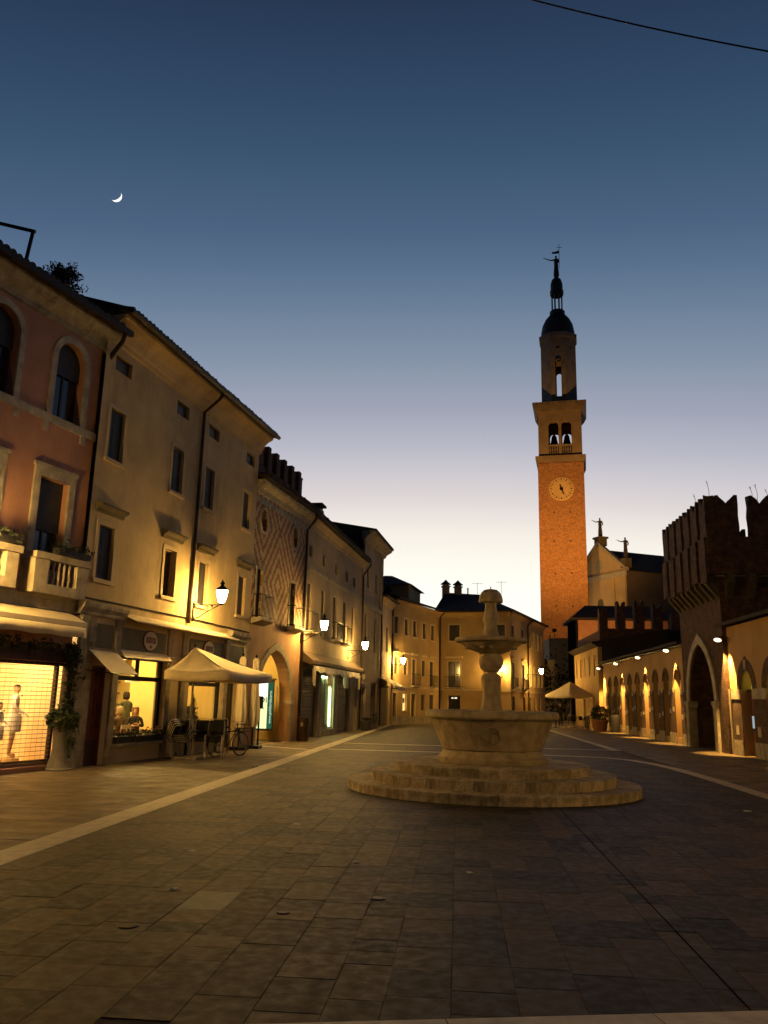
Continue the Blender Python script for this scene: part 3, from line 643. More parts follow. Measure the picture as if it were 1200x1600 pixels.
mb.obox((5.3, -.22, 3.70), (3.35, .24, .004), Matrix.Rotation(R(22), 3, 'X')); mb.box(1.95, 8.65, -.46, -.43, 3.60, 3.64); mb.box(1.95, 8.65, -.03, 0, 3.76, 3.83); mb.build('slatted_canopy', CANVAS, YH)
# oval signs
OV = mat('sign_cream', (.62, .54, .38), .6, .05, 5, 0); SD = mat('sign_maroon', (.09, .025, .02), .6, .05, 5, 0)
for cx_, w_ in ((3.42, .36), (7.2, .36)):
    T = thing('oval_sign', 'cream oval bar sign with maroon lettering %s' % ('over the window with seated guests' if cx_ < 5 else 'just above the open parasol'), 'sign', wpt(YH, (cx_, -.03, 3.2)), YH.rotation_euler.z)
    n = 32; E1 = [(w_*math.cos(2*math.pi*k/n), .26*math.sin(2*math.pi*k/n)) for k in range(n)]
    MB().prism([(p*1.12, q*1.14) for p, q in E1], -.02, .0, 'y').build('border', SD, T); MB().prism(E1, -.035, -.021, 'y').build('board', OV, T)
    MB().box(-.27, .06, -.042, -.036, -.06, .10).box(.09, .27, -.042, -.036, -.06, .10).build('lettering', SD, T)
    MB().prism([(.045*math.cos(2*math.pi*k/12), -.16+.045*math.sin(2*math.pi*k/12)) for k in range(12)], -.042, -.036, 'y').build('dot', SD, T)
    mb = MB()
    for i in range(5): mb.box(-.245+i*.062, -.235+i*.062, -.046, -.043, -.04, .08)
    for i in range(3): mb.box(.115+i*.055, .125+i*.055, -.046, -.043, -.04, .08)
    mb.build('letter_gap', OV, T)
# panelled door
mb = MB().box(.42, 1.4, .16, .22, 0, 2.42); 
dr = mb.build('panelled_door', WOODR, YH)
MB().box(.46, 1.36, .12, .16, 0, .62).build('kick_plate', WOODD, dr)
for z0, z1 in ((.72, 1.05), (1.15, 1.9), (2.0, 2.3)):
    frame_bars(MB(), .62, 1.2, z0+.04, z1-.04, .05, .13, .16, False).box(.66, 1.16, .14, .16, z0+.08, z1-.08).build('door_panel', WOODR, dr)
MB().box(.38, .46, .02, .2, 0, 2.46).box(1.36, 1.44, .02, .2, 0, 2.46).box(.46, 1.36, .02, .2, 2.38, 2.46).build('door_frame', WOODR, YH)
T = thing('drop_awning', 'small sloping cream awning over the panelled wooden door', 'awning', YH.location, YH.rotation_euler.z)
MB().add([(.5, -.03, 2.78), (1.72, -.03, 2.78), (1.72, -.72, 2.22), (.5, -.72, 2.22), (.5, -.03, 2.80), (1.72, -.03, 2.80), (1.72, -.72, 2.24), (.5, -.72, 2.24)], [(0, 1, 2, 3), (4, 7, 6, 5), (0, 4, 5, 1), (2, 6, 7, 3), (1, 5, 6, 2), (0, 3, 7, 4)]).build('canvas', CANVAS, T)
mb = MB()
for x in (.5, 1.72): mb.tube([(x, -.02, 2.3), (x, -.71, 2.225)], .014, 5)
mb.tube([(.5, -.72, 2.23), (1.72, -.72, 2.23)], .018, 5); mb.build('arm', IRON, T)
T = thing('bar_window_awning', 'short cream awning half open over the bar window with guests', 'awning', YH.location, YH.rotation_euler.z)
MB().add([(1.95, -.03, 2.86), (4.55, -.03, 2.86), (4.55, -.14, 2.68), (1.95, -.14, 2.68), (1.95, -.03, 2.88), (4.55, -.03, 2.88), (4.55, -.16, 2.69), (1.95, -.16, 2.69)], [(0, 1, 2, 3), (4, 7, 6, 5), (0, 4, 5, 1), (2, 6, 7, 3), (1, 5, 6, 2), (0, 3, 7, 4)]).build('canvas', CANVAS, T)
mb = MB(); mb.tube([(1.95, -.15, 2.68), (4.55, -.15, 2.68)], .02, 5); mb.tube([(1.95, -.02, 2.4), (1.95, -.14, 2.68)], .012, 5); mb.tube([(4.55, -.02, 2.4), (4.55, -.14, 2.68)], .012, 5); mb.build('arm', IRON, T)
# bar windows
for a, b, z0, z1, zt in ((1.9, 4.5, .5, 2.72, 2.16), (6.05, 8.5, .5, 2.5, 2.1)):
    mb = MB(); mb.box(a, a+.07, .1, .18, z0, z1); mb.box(b-.14, b, .1, .18, z0, z1); mb.box(a+.07, b-.14, .1, .18, z1-.07, z1); mb.box(a+.07, b-.14, .095, .185, zt-.06, zt+.06); mb.box(a+.07, b-.14, .1, .18, z0, z0+.07)
    um = (a+b)/2-.05; mb.box(um-.045, um+.045, .1, .18, zt+.06, z1-.07)
    fr = mb.build('bar_window', IRON, YH); MB().box(a+.03, b-.03, .135, .145, z0+.03, z1-.03).build('pane', GLASS, fr)
MB().box(1.86, 4.54, -.2, .28, .42, .5).build('window_sill', STONE2, YH); MB().box(6.0, 8.55, -.06, .28, .42, .5).build('window_sill', STONE2, YH)
win_glass(YH, 8.95, 9.75, 0.02, 2.5, .15, (0, 1))
# bar interior
BW = mat('bar_wall', (.72, .56, .26), .9, .1, 1, .05); BF = mat('bar_floor', (.25, .17, .09), .6, .2, 3, .05)
mb = MB(); U0, U1, Y0, Y1, ZT = 1.45, 10.5, .3, 5.25, 3.0
mb.quad((U0, Y1, 0), (U1, Y1, 0), (U1, Y1, ZT), (U0, Y1, ZT)); mb.quad((U0, Y0, 0), (U0, Y1, 0), (U0, Y1, ZT), (U0, Y0, ZT)); mb.quad((U1, Y0, 0), (U1, Y1, 0), (U1, Y1, ZT), (U1, Y0, ZT)); mb.quad((U0, Y0, ZT), (U1, Y0, ZT), (U1, Y1, ZT), (U0, Y1, ZT))
mb.build('bar_interior', BW, YH); MB().box(U0, U1, Y0, Y1, -.01, .02).build('bar_floor', BF, YH)
MB().box(8.15, 8.3, 1.9, 3.2, .02, 3.0).box(4.95, 5.1, .32, .5, .02, 2.99).build('partition', BW, YH)
mb = MB()
for z in (.95, 1.35, 1.75, 2.15): mb.box(8.5, 10.4, 4.9, 5.2, z, z+.04)
mb.build('bar_shelf', WOODD, YH)
BT = [mat('bottle_%d' % i, c, .2, .1, 3, 0) for i, c in enumerate(((.03, .05, .02), (.2, .08, .02), (.3, .25, .12), (.05, .02, .02)))]
for z in (.99, 1.39, 1.79):
    mb = MB()
    for i in range(14): mb.lathe([(.035, 0), (.035, .17), (.013, .22), (.013, .28)], 8, (8.6+i*.13, 5.05, z))
    for i in range(5): MB().lathe([(.04, 0), (.04, .18), (.014, .23), (.014, .29)], 8, (8.58+i*.39, 4.96, z)).build('bottle', BT[(i+int(z*10)) % 4], YH, label='bottle on the shelf behind the bar')
    mb.build('bottle_row', BT[int(z*10) % 4], YH, kind='stuff')
MB().box(7.6, 10.4, 3.9, 4.3, .02, 1.08).build('bar_counter', WOODD, YH); MB().box(6.9, 9.4, 5.18, 5.22, 1.55, 2.2).build('dark_picture', WOODD, YH)
PEND = emat('pendant_light', (1, .80, .40), 30)
for i, (a, b, z) in enumerate(((5.3, 1.5, 2.1), (3.85, .85, 2.4), (8.0, 1.3, 2.1), (7.0, 3.6, 2.35), (2.4, 2.0, 2.3))):
    T = thing('pendant_lamp', ['white pendant lamp above the seated bar guests', 'white pendant lamp close behind the first bar window transom', 'white pendant lamp in the second bar window', 'white pendant lamp deep in the bar by the counter', 'white pendant lamp at the door end of the bar'][i], 'lamp', wpt(YH, (a, b, z)), 0, 'pendant lamps in the bar')
    MB().lathe([(.22, 0), (.21, .04), (.10, .14), (.04, .18), (.03, .2)], 20, caps=False).build('shade', WHITEC, T, smooth=True); MB().lathe([(.002, .02), (.19, .02), (.19, .012), (.002, .012)], 20).build('diffuser', PEND, T)
    MB().tube([(0, 0, .2), (0, 0, 3.0-z)], .006, 5).build('cord', IRON, T)
MB().box(3, 9.5, 1.2, 4.4, 2.95, 2.985).build('added_fill_panel', emat('bar_fill_light', (1, .64, .16), 8), YH)  # glowing panel added below the ceiling to brighten the bar
# window boxes
for i, (x, fl) in enumerate(((2.3, 1), (3.15, 0), (3.95, 1))):
    T = thing('flower_box', ['pink flowering window box at the door end of the bar sill', 'leafy window box in the middle of the bar sill', 'pink flowering window box at the parasol end of the bar sill'][i], 'flower box', wpt(YH, (x, -.1, .5)), YH.rotation_euler.z, 'flower boxes on the bar sill')
    MB().prism([(-.1, 0), (.1, 0), (.12, .17), (-.12, .17)], -.36, .36).build('trough', SHUT, T)
    leaves(260, lambda rr: (.36*rr.uniform(-1, 1), .09*rr.gauss(0, 1), .18+.07*abs(rr.gauss(0, 1))), .035, 40+i).build('foliage', LEAF if not fl else LEAFD, T, kind='stuff')
    if fl: leaves(60, lambda rr: (.36*rr.uniform(-1, 1), .08*rr.gauss(0, 1), .27+.04*abs(rr.gauss(0, 1))), .022, 60+i).build('blossom', FLOWER, T, kind='stuff')
# little christmas tree in the second window
T = thing('christmas_tree', 'small dark green christmas tree in the second bar window', 'christmas tree', wpt(YH, (8.0, .75, .62)))
MB().lathe([(.1, 0), (.12, .15)], 10).build('pot', TERRA, T); MB().box(-.45, .45, -.25, .25, -.6, 0).build('stand_table', WOODD, T)
mb = MB()
for k in range(12):
    z = .2+k*.075; r_ = .26*(1-k/12.5)
    for i in range(9):
        a = i*.7+k*.37; leaves(7, ball_pts((r_*.75*math.cos(a), r_*.75*math.sin(a), z-.03), .06+r_*.12), .03, k*20+i, mb)
mb.tube([(0, 0, .1), (0, 0, 1.15)], .012, 5); mb.build('branches', LEAFD, T, kind='stuff')
street_lamp(YH, 5.95, 4.42, 'lit wall lantern on the ochre house beside its downpipe', .95)
# ===== house with lozenge painted front
def lozenge_mat():
    M = mat('lozenge_fresco', (.42, .32, .19), .9, .2, 2.0, .12, 30, stain=.4, stain_col=(.14, .1, .06), streak=.4)
    t = M.node_tree; N = t.nodes; L = t.links
    tcn = [n for n in N if n.type == 'TEX_COORD'][0]; mult = [n for n in N if n.type == 'MIX' and n.blend_type == 'MULTIPLY'][0]
    sp = N.new('ShaderNodeSeparateXYZ'); L.new(tcn.outputs['Object'], sp.inputs[0])
    def mt(op, a, b=None, c=None):
        q = N.new('ShaderNodeMath'); q.operation = op
        for i, v in enumerate((a, b, c)):
            if v is None: continue
            if isinstance(v, (int, float)): q.inputs[i].default_value = v
            else: L.new(v, q.inputs[i])
        return q.outputs[0]
    qx = mt('MULTIPLY', mt('FLOOR', mt('DIVIDE', sp.outputs['X'], .105)), .105); qz = mt('MULTIPLY', mt('FLOOR', mt('DIVIDE', sp.outputs['Z'], .085)), .085)
    a = mt('PINGPONG', mt('ADD', qx, -2.62), 1.75); b = mt('PINGPONG', mt('ADD', qz, -6.05), 2.15)
    s_ = mt('ADD', a, mt('MULTIPLY', b, .80)); fr = mt('FRACT', mt('DIVIDE', s_, .46)); k = mt('GREATER_THAN', fr, .52)
    mx = N.new('ShaderNodeMix'); mx.data_type = 'RGBA'; L.new(k, mx.inputs[0]); mx.inputs[6].default_value = (.46, .36, .22, 1); mx.inputs[7].default_value = (.28, .125, .065, 1)
    L.new(mx.outputs[2], mult.inputs[6]); return M
LOZ = lozenge_mat()
LH = thing('lozenge_house', 'narrow house painted with red lozenges above a pointed lit archway', 'house', (-7.588, 29.712, 0), frame_rz(8.3))
LW = 5.85
ops = [(.55, 1.2, 7.95, 8.83, 'oval'), (4.1, 4.75, 7.95, 8.83, 'oval'), (.42, 1.0, 4.6, 6.45), (4.1, 4.7, 4.6, 6.45)]
wall(MB(), 0, LW, 4.5, 9.7, ops, 0, .25).build('painted_wall', LOZ, LH)
wall(MB(), 0, LW, 0, 4.5, [(1.05, 4.72, 0, 3.55, 'pointed', 1.55, .45)], 0, .45).build('ground_wall', mat('faded_terracotta', (.43, .26, .145), .9, .25, 1.2, .12, 30, stain=.45, stain_col=(.2, .12, .07), streak=.6), LH)
MB().box(0, LW, 4.3, 9, 0, 9.7).box(0, LW, .47, 4.3, 4.0, 9.7).box(0.001, .6, .47, 4.3, 0, 3.99).box(5.3, LW-.001, .47, 4.3, 0, 3.99).build('inner_body', SHUT, LH)
MB().prism([(0, 9.3), (-.05, 9.32), (-.1, 9.5), (-.3, 9.62), (-.34, 9.72), (-.34, 9.8), (.2, 9.8), (.2, 9.3)], 0, LW+.1).build('cornice', STONE2, LH)
MB().box(0.02, LW-.02, -.02, 0, 8.98, 9.2).build('frieze', STONE2, LH)
roof(LH, 0, LW+.3, -.5, 9.8, 4.3, 10.9, 9.2); eave_tiles(LH, .05, LW+.3, -.5, 9.93)
for a, b, c, d, *_ in ops[:2]:
    w_ = MB().box(a, b, .18, .2, c, d).build('oculus', DGLASS, LH)
    um, zm = (a+b)/2, (c+d)/2
    MB().tube([(um+.38*math.cos(t), -.01, zm+.49*math.sin(t)) for t in [i*2*math.pi/28 for i in range(29)]], .055, 6, False).build('oculus_ring', STONE, LH, smooth=True)
for a, b, c, d in ops[2:]:
    win_shutter(LH, a, b, c, d, .12); frame_bars(MB(), a, b, c, d, .1, -.03, .02, False).build('window_surround', STONE2, LH)
    MB().prism([(0, 4.36), (-.25, 4.44), (-.42, 4.5), (-.42, 4.6), (0, 4.6)], a-.3, b+.35).build('balcony_slab', STONE, LH); railing(LH, a-.25, b+.3, 4.6, .85, .38)
arch_trim(MB(), 1.05, 4.72, 1.55, 3.55, 'pointed', .26, -.05, .05, foot=.0).build('arch_surround', STONE2, LH)
MB().box(.76, 1.1, -.09, .3, 1.48, 1.62).box(4.66, 5.02, -.09, .3, 1.48, 1.62).build('capital', STONE, LH)
PASS = mat('passage_yellow', (.68, .52, .20), .9, .12, 1.5, .1)
mb = MB(); mb.quad((.62, 4.2, 0), (5.28, 4.2, 0), (5.28, 4.2, 3.9), (.62, 4.2, 3.9)); mb.quad((.62, .47, 0), (.62, 4.2, 0), (.62, 4.2, 3.9), (.62, .47, 3.9)); mb.quad((5.28, .47, 0), (5.28, 4.2, 0), (5.28, 4.2, 3.9), (5.28, .47, 3.9)); mb.quad((.62, .47, 3.9), (5.28, .47, 3.9), (5.28, 4.2, 3.9), (.62, 4.2, 3.9))
mb.build('passage_interior', PASS, LH); MB().box(.62, 5.28, .3, 4.2, -.02, .02).build('passage_floor', SLABW, LH)
MB().box(.7, 5.2, 2.5, 2.62, 2.95, 3.4).build('passage_lintel', PASS, LH)
T = thing('passage_ceiling_lamp', 'round glowing ceiling lamp inside the archway passage', 'lamp', wpt(LH, (3.3, 1.5, 3.6)))
MB().lathe([(.02, -.12), (.16, -.06), (.18, 0), (.16, .04)], 16).build('globe', emat('passage_light', (1, .64, .17), 300), T, smooth=True); MB().tube([(0, 0, .04), (0, 0, .3)], .02, 6).build('stem', IRON, T)
pipe(LH, [(6.05, -.45, 9.75), (6.02, -.35, 9.5), (5.8, -.08, 9.0), (5.78, -.07, .1)], .055)
# chimney stacks / rooftop row of dark pinnacles
for i in range(7):
    a = 5.75-i*.94
    T = thing('roof_merlon', 'dark slender merlon on the lozenge house, %s from the far end' % ['first', 'second', 'third', 'fourth', 'fifth', 'sixth', 'seventh'][i], 'merlon', wpt(LH, (a, .5, 9.8)), LH.rotation_euler.z, 'dark merlons above the lozenge house')
    MB().box(-.22, .22, -.17, .17, 0, 1.62).build('shaft', BRICK, T); MB().box(-.15, .15, -.14, .14, 1.62, 1.88).box(-.24, .24, -.19, .19, 1.55, 1.63).build('cap', BRICK, T)
MB().box(-.1, 6.0, .38, .62, 9.85, 10.72).build('roof_parapet', BRICK, LH)
# glowing notice board in the archway
T = thing('lit_notice_board', 'glowing shop poster case with green edge standing in the archway', 'sign', wpt(LH, (4.22, .95, 0)), LH.rotation_euler.z+R(-72))
FRM = mat('case_frame', (.10, .085, .04), .5, .2, 4, .05)
MB().box(-.46, .42, -.03, .06, .42, 2.42).build('case', FRM, T); MB().box(-.5, .48, -.06, .1, 2.42, 2.5).build('case_top', FRM, T)
MB().box(-.42, .16, -.045, -.031, .5, 2.36).build('poster', emat('poster_light', (.92, 1.0, .46), 1.15), T)
MB().box(.165, .38, -.045, -.031, .5, 2.36).build('green_strip', emat('poster_green', (.03, .13, .07), .8), T)
MB().box(-.41, .14, -.049, -.046, 1.72, 2.34).build('poster_head', emat('poster_white', (1, 1, .92), 1.5), T)
def text(body, size, mat_, parent, loc, rot=(R(90), 0, 0), name='lettering', ext=.003):
    cd = bpy.data.curves.new(name, 'FONT'); cd.body = body; cd.size = size; cd.align_x = 'CENTER'; cd.align_y = 'CENTER'; cd.extrude = ext
    o = bpy.data.objects.new(name, cd); C.objects.link(o); dg = bpy.context.evaluated_depsgraph_get(); me = bpy.data.meshes.new_from_object(o.evaluated_get(dg)); bpy.data.objects.remove(o)
    me.materials.clear(); me.materials.append(mat_); q = bpy.data.objects.new(name, me); C.objects.link(q); q.parent = parent; q.location = loc; q.rotation_euler = rot; return q
text('DI', .34, IRON, T, (-.02, -.053, 1.62)); text('%', .16, mat('sign_olive', (.2, .25, .05), .7, .1, 3, 0), T, (.0, -.053, 1.3))
text('www.polidoridecarre', .15, emat('sign_white', (.9, 1, .7), .9), T, (.28, -.053, 1.35), (R(90), R(-90), 0))
T = thing('pole_stand', 'thin metal pole on a round black base in the archway', 'stand', wpt(LH, (4.0, .3, 0)))
MB().lathe([(.27, 0), (.27, .03), (.1, .07), (.03, .08)], 20).build('base', IRON, T); MB().tube([(0, 0, .05), (0, 0, 2.2)], .015, 6).build('pole', STEEL, T); MB().box(-.07, .07, -.03, .03, 1.88, 2.02).build('plate', CREAM, T)
T = thing('litter_bin', 'dark cylindrical litter bin at the corner beside the archway', 'bin', (-6.42, 34.95, 0))
MB().lathe([(.24, 0), (.25, .02), (.25, .92), (.22, .96), (.2, .96), (.2, .8)], 24).build('body', mat('bin_brown', (.06, .035, .02), .5, .2, 4, .05, metal=.3), T, smooth=True); MB().box(-.05, .05, -.27, -.25, .6, .75).build('label_plate', STEEL, T)
street_lamp(LH, 5.7, 4.45, 'lit wall lantern at the corner of the lozenge house', 1.05)

# ===== generic row houses
def row_house(name, label, origin, a, L, H, wall_m, rows, ground=None, zg=3.3, depth=9, cor=True, eave=.5, roof_up=1.4, rm=None, slab_m=None, roofon=True):
    T = thing(name, label, 'house', (*origin, 0), frame_rz(a))
    ops = [(u0, u1, z0, z1) for r in rows for (u0, u1, z0, z1, k) in r]+list(ground or [])
    wall(MB(), 0, L, 0, H, ops, 0, .22).build('wall', wall_m, T)
    MB().box(0, L, .32, depth, 0, H).build('inner_body', SHUT, T)
    for r in rows:
        for (u0, u1, z0, z1, k) in r:
            if 's' in k: win_shutter(T, u0, u1, z0, z1, .1, SHUT if 'd' in k else SHUTG)
            elif 'g' in k: win_glass(T, u0, u1, z0, z1, .12, (1, 1))
            if 'f' in k: frame_bars(MB(), u0, u1, z0, z1, .11, -.03, .02, 'n' not in k).build('window_surround', slab_m or CREAM, T)
            if 'h' in k: MB().prism([(0, z1+.28), (-.05, z1+.28), (-.16, z1+.38), (-.16, z1+.43), (0, z1+.45)], u0-.2, u1+.2).build('window_hood', slab_m or CREAM, T)
            if 'b' in k:
                MB().prism([(0, z0-.16), (-.22, z0-.1), (-.36, z0-.06), (-.36, z0), (0, z0)], u0-.28, u1+.28).build('balcony_slab', STONE, T); railing(T, u0-.24, u1+.24, z0, .85, .32)
    if cor: MB().prism([(0, H-.42), (-.05, H-.4), (-.08, H-.28), (-.24, H-.12), (-.34, H-.06), (-.34, H), (.15, H), (.15, H-.42)], -.02, L+.02).build('cornice', slab_m or wall_m, T)
    if roofon: roof(T, -.1, L+.15, -eave, H, depth/2, H+roof_up, depth+.3)
    return T
DH = row_house('shop_house', 'grey plastered house with shutters and a brown awning over closed shops', (-6.75, 35.45), 4.3, 13.5, 9.75, GREYPL,
    [[(u, u+.62, 7.98, 8.52, 's') for u in (.72, 3.35, 6.1, 8.7, 10.75)], [(u, u+.78, 4.62, 6.8, 'sdn'+('b' if i in (0, 2, 3) else '')) for i, u in enumerate((.68, 3.35, 5.9, 8.25, 10.6))]],
    [(.25, 3.2, .02, 3.0), (3.9, 6.8, .02, 2.85), (7.7, 10.4, .02, 2.85), (12.0, 12.75, .02, 2.45)])
eave_tiles(DH, 0, 13.5, -.5, 9.88)
MB().box(0, 13.5, -.04, 0, 7.42, 7.6).build('string_course', STONE2, DH)
RS = mat('roller_shutter', (.075, .055, .036), .5, .2, 4, .05, metal=.3)
def roller(root, a, b, z1):
    mb = MB(); n = int(z1/.12)
    for i in range(n): z = .03+i*.12; mb.prism([(.13, z), (.10, z+.03), (.10, z+.085), (.13, z+.114)], a+.02, b-.02)
    mb.box(a, b, .132, .16, .02, z1); return mb.build('roller_shutter', RS, root)
roller(DH, .25, 3.2, 3.0); roller(DH, 7.7, 10.4, 2.85)
for u in (-.0, 3.22, 6.85, 10.45): MB().box(u+.03, u+.3 if u != 3.22 else u+.62, -.05, 0, 0, 3.05).build('shop_pier', STONE2, DH)
vit = win_glass(DH, 3.9, 6.8, .3, 2.85, .12, (1, 0), m=GLASS, fm=STEEL); MB().box(3.85, 6.85, -.1, .28, .02, .29).build('shop_plinth', STONE2, DH)
MB().box(4.0, 6.7, .24, .3, .32, 2.8).build('backdrop', mat('vitrine_back', (.6, .66, .4), .9, .1, 2, .05), vit); MB().box(4.0, 6.7, .16, .19, 2.72, 2.8).build('vitrine_light', emat('vitrine_tube', (.75, 1, .5), 14), vit); MB().box(6.62, 6.7, .16, .2, .4, 2.7).build('vitrine_light', emat('vitrine_tube', (.75, 1, .5), 14), vit)
MB().box(4.3, 4.9, .17, .23, .32, .45).box(5.2, 5.5, .17, .23, .32, .75).box(5.8, 6.3, .17, .23, .32, .5).build('display_goods', WHITEC, vit)
MB().box(12.0, 12.75, .14, .2, .02, 2.45).build('door', WOODD, DH); frame_bars(MB(), 12.0, 12.75, .02, 2.45, .12, -.04, .02, False).build('door_surround', STONE, DH)
T = thing('long_awning_box', 'long brown awning box running over the closed shops', 'awning', DH.location, DH.rotation_euler.z)
MB().prism([(-.01, 3.75), (-.01, 3.3), (-.5, 3.14), (-.56, 3.2), (-.56, 3.34)], .02, 12.1).build('awning_box', CANVASD, T)
for i, (a, b) in enumerate(((.3, 3.4), (3.5, 6.9), (7.2, 10.6))):
    n = 14; vs = []
    for k in range(n+1):
        x = a+(b-a)*k/n; s_ = .05*math.sin(k*1.3+i); vs += [(x, -.54+s_*.3, 3.12), (x, -.58+s_, 2.86+.05*math.sin(k*.9+i))]
    mb = MB().add(vs, [(2*k, 2*k+2, 2*k+3, 2*k+1) for k in range(n)])
    for x in (a, b-.28):                               # gathered side drapes
        vs = []
        for k in range(8):
            xx = x+.28*k/7; yy = -.54+.06*math.sin(k*2.2); vs += [(xx, yy, 3.0), (xx+.03, yy*.97, 2.35+.1*math.sin(k))]
        mb.add(vs, [(2*k, 2*k+2, 2*k+3, 2*k+1) for k in range(7)])
    v_ = mb.build('drape', WHITEC, T); md = v_.modifiers.new('thick', 'SOLIDIFY'); md.thickness = .012
pipe(DH, [(13.6, -.5, 9.7), (13.5, -.35, 9.4), (13.42, -.08, 9.0), (13.42, -.07, .1)])
street_lamp(DH, 9.9, 4.25, 'lit wall lantern above the middle of the brown awning', .95)
T = thing('roof_chimney', 'dark chimney with a flat cap on the shop house roof', 'chimney', wpt(DH, (5.5, .95, 10.1)), DH.rotation_euler.z)
MB().box(-.35, .35, -.3, .3, 0, 1.1).build('stack', STONE2, T); MB().box(-.3, -.2, -.25, .25, 1.1, 1.28).box(.2, .3, -.25, .25, 1.1, 1.28).box(-.48, .48, -.4, .4, 1.28, 1.38).build('cap', ROOF, T)

EH = row_house('tall_house', 'taller grey house with corner pilasters standing above its neighbours', (-5.737, 48.91), 4.3, 6.7, 11.7, GREYPL,
    [[(1.4, 2.15, 8.5, 9.75, 'sd'), (4.4, 5.15, 8.5, 9.75, 'sd')], [(1.2, 2.0, 4.7, 6.85, 'sd'), (4.4, 5.2, 4.7, 6.85, 'sd')]], [(.5, 1.7, .02, 2.45), (3.6, 6.0, .02, 2.8)], depth=10, eave=.8, roof_up=1.0)
MB().box(0, .4, -.12, 0, 7.6, 11.2).box(6.3, 6.7, -.12, 0, 7.6, 11.2).box(0, 6.7, -.16, 0, 7.3, 7.55).build('pilaster_order', STONE2, EH)
MB().prism([(0, 11.15), (-.2, 11.2), (-.3, 11.4), (-.6, 11.58), (-.7, 11.7), (0, 11.7)], -.3, 7.0).build('cornice', STONE2, EH)
MB().box(.5, 1.7, .12, .2, .02, 2.45).build('door', WOODD, EH); roller(EH, 3.6, 6.0, 2.8); frame_bars(MB(), .5, 1.7, .02, 2.45, .14, -.05, .02, False).box(.3, 1.9, -.14, 0, 2.62, 2.72).build('door_surround', STONE, EH)
for z in (2.75, 2.9): pass
MB().prism([(0, 2.9), (-.1, 2.9), (-.14, 3.1), (-.03, 3.3), (-.03, 3.5), (0, 3.5)], .95, 1.25).build('keystone', STONE, EH)
pipe(EH, [(6.62, -.1, 11.1), (6.62, -.1, .1)])
FH = row_house('cream_house', 'narrow pale house at the bend beside the tall grey house', (-5.235, 55.6), 5, 4.75, 8.55, CREAM,
    [[(.3, 1.0, 5.0, 6.7, 'sd'), (2.3, 3.05, 5.0, 6.7, 'sd')], [(.3, 1.0, 3.4, 4.5, 'sd')]], [(.3, 3.6, .02, 2.7)], depth=9)
roller(FH, .3, 3.6, 2.7)
T = thing('striped_awning', 'small sloping cream awning open over a shop at the street bend', 'awning', FH.location, FH.rotation_euler.z)
vs = [(-.3, -.05, 3.2), (3.6, -.05, 3.2), (3.6, -1.25, 2.6), (-.3, -1.25, 2.6)]
MB().add(vs+[(p[0], p[1], p[2]+.02) for p in vs]+[(-.3, -1.25, 2.35), (3.6, -1.25, 2.35)], [(0, 1, 2, 3), (4, 7, 6, 5), (0, 4, 5, 1), (3, 2, 9, 8), (1, 5, 6, 2), (0, 3, 7, 4)]).build('canvas', CANVAS, T)
MB().tube([(-.3, -.05, 2.5), (-.3, -1.24, 2.6)], .015, 5).tube([(3.6, -.05, 2.5), (3.6, -1.24, 2.6)], .015, 5).build('arm', IRON, T)
street_lamp(FH, 4.6, 4.15, 'lit wall lantern at the street bend beyond the small awning', .88)
# building with round window behind
T = thing('oculus_attic', 'small gold attic block with a round window behind the bend', 'house', (-6.9, 66.2, 0), R(-8))
wall(MB(), 0, 2.9, 0, 10.75, [(.85, 1.55, 10.05, 10.6, 'oval')], 0, .2).build('wall', OCHRE2, T); MB().box(.02, 2.88, .21, 5, 0, 10.75).build('inner_body', SHUT, T); MB().box(2.9, 2.96, 0, 5, 0, 10.75).build('wall', OCHRE2, T)
MB().add([(-.4, -.4, 10.75), (3.3, -.4, 10.75), (3.3, 5.4, 10.75), (-.4, 5.4, 10.75), (.4, 2.4, 11.9), (1.0, 2.6, 11.9)], [(0, 1, 5, 4), (1, 2, 5), (2, 3, 4, 5), (3, 0, 4), (3, 2, 1, 0)]).build('roof', ROOF, T)

# ===== gold houses closing the view
GH = row_house('gold_house', 'gold plastered house with five windows per floor at the bend', (-4.70, 60.23), 19, 9.75, 8.95, OCHRE2,
    [[(u, u+.68, 6.5, 7.72, 'sdf') for u in (.0+.15, 2.05, 3.75, 5.75, 7.6)], [(u, u+.75, (3.6 if i in (0, 1, 3) else 2.85), 4.8, 'sdfhn'+('' if i in (0, 1, 3) else 'b')) for i, u in enumerate((.12, 2.0, 3.68, 5.65, 7.4))]],
    [(.05, .75, .05, 2.25), (1.9, 2.65, 1.0, 2.18), (3.55, 4.4, .05, 2.22), (5.6, 6.35, 1.0, 2.2), (7.35, 8.2, .05, 2.2)], eave=.55)
for a, b in ((.05, .75), (3.55, 4.4), (7.35, 8.2)): MB().box(a, b, .12, .18, .05, 2.23).build('door', WOODD, GH); frame_bars(MB(), a, b, .05, 2.23, .1, -.03, .02, False).build('door_surround', CREAM, GH)
w_ = MB().box(1.9, 2.65, .14, .17, 1.0, 2.18).build('lit_window', emat('small_lit_window', (1, .66, .2), 1.6), GH); frame_bars(MB(), 1.9, 2.65, 1.0, 2.18, .09, -.03, .02).build('window_surround', CREAM, GH)
MB().box(2.0, 2.2, .10, .14, 1.15, 1.5).box(2.3, 2.5, .10, .14, 1.55, 1.9).build('window_display', WOODD, w_)
win_shutter(GH, 5.6, 6.35, 1.0, 2.2, .1); MB().box(0, 9.75, -.05, 0, 2.62, 2.76).build('string_course', CREAM, GH); MB().box(0, 9.75, -.03, 0, 0, .6).build('plinth', STONE2, GH)
pipe(GH, [(9.55, -.45, 8.9), (9.5, -.1, 8.5), (9.5, -.08, .1)])
HA = 102.76
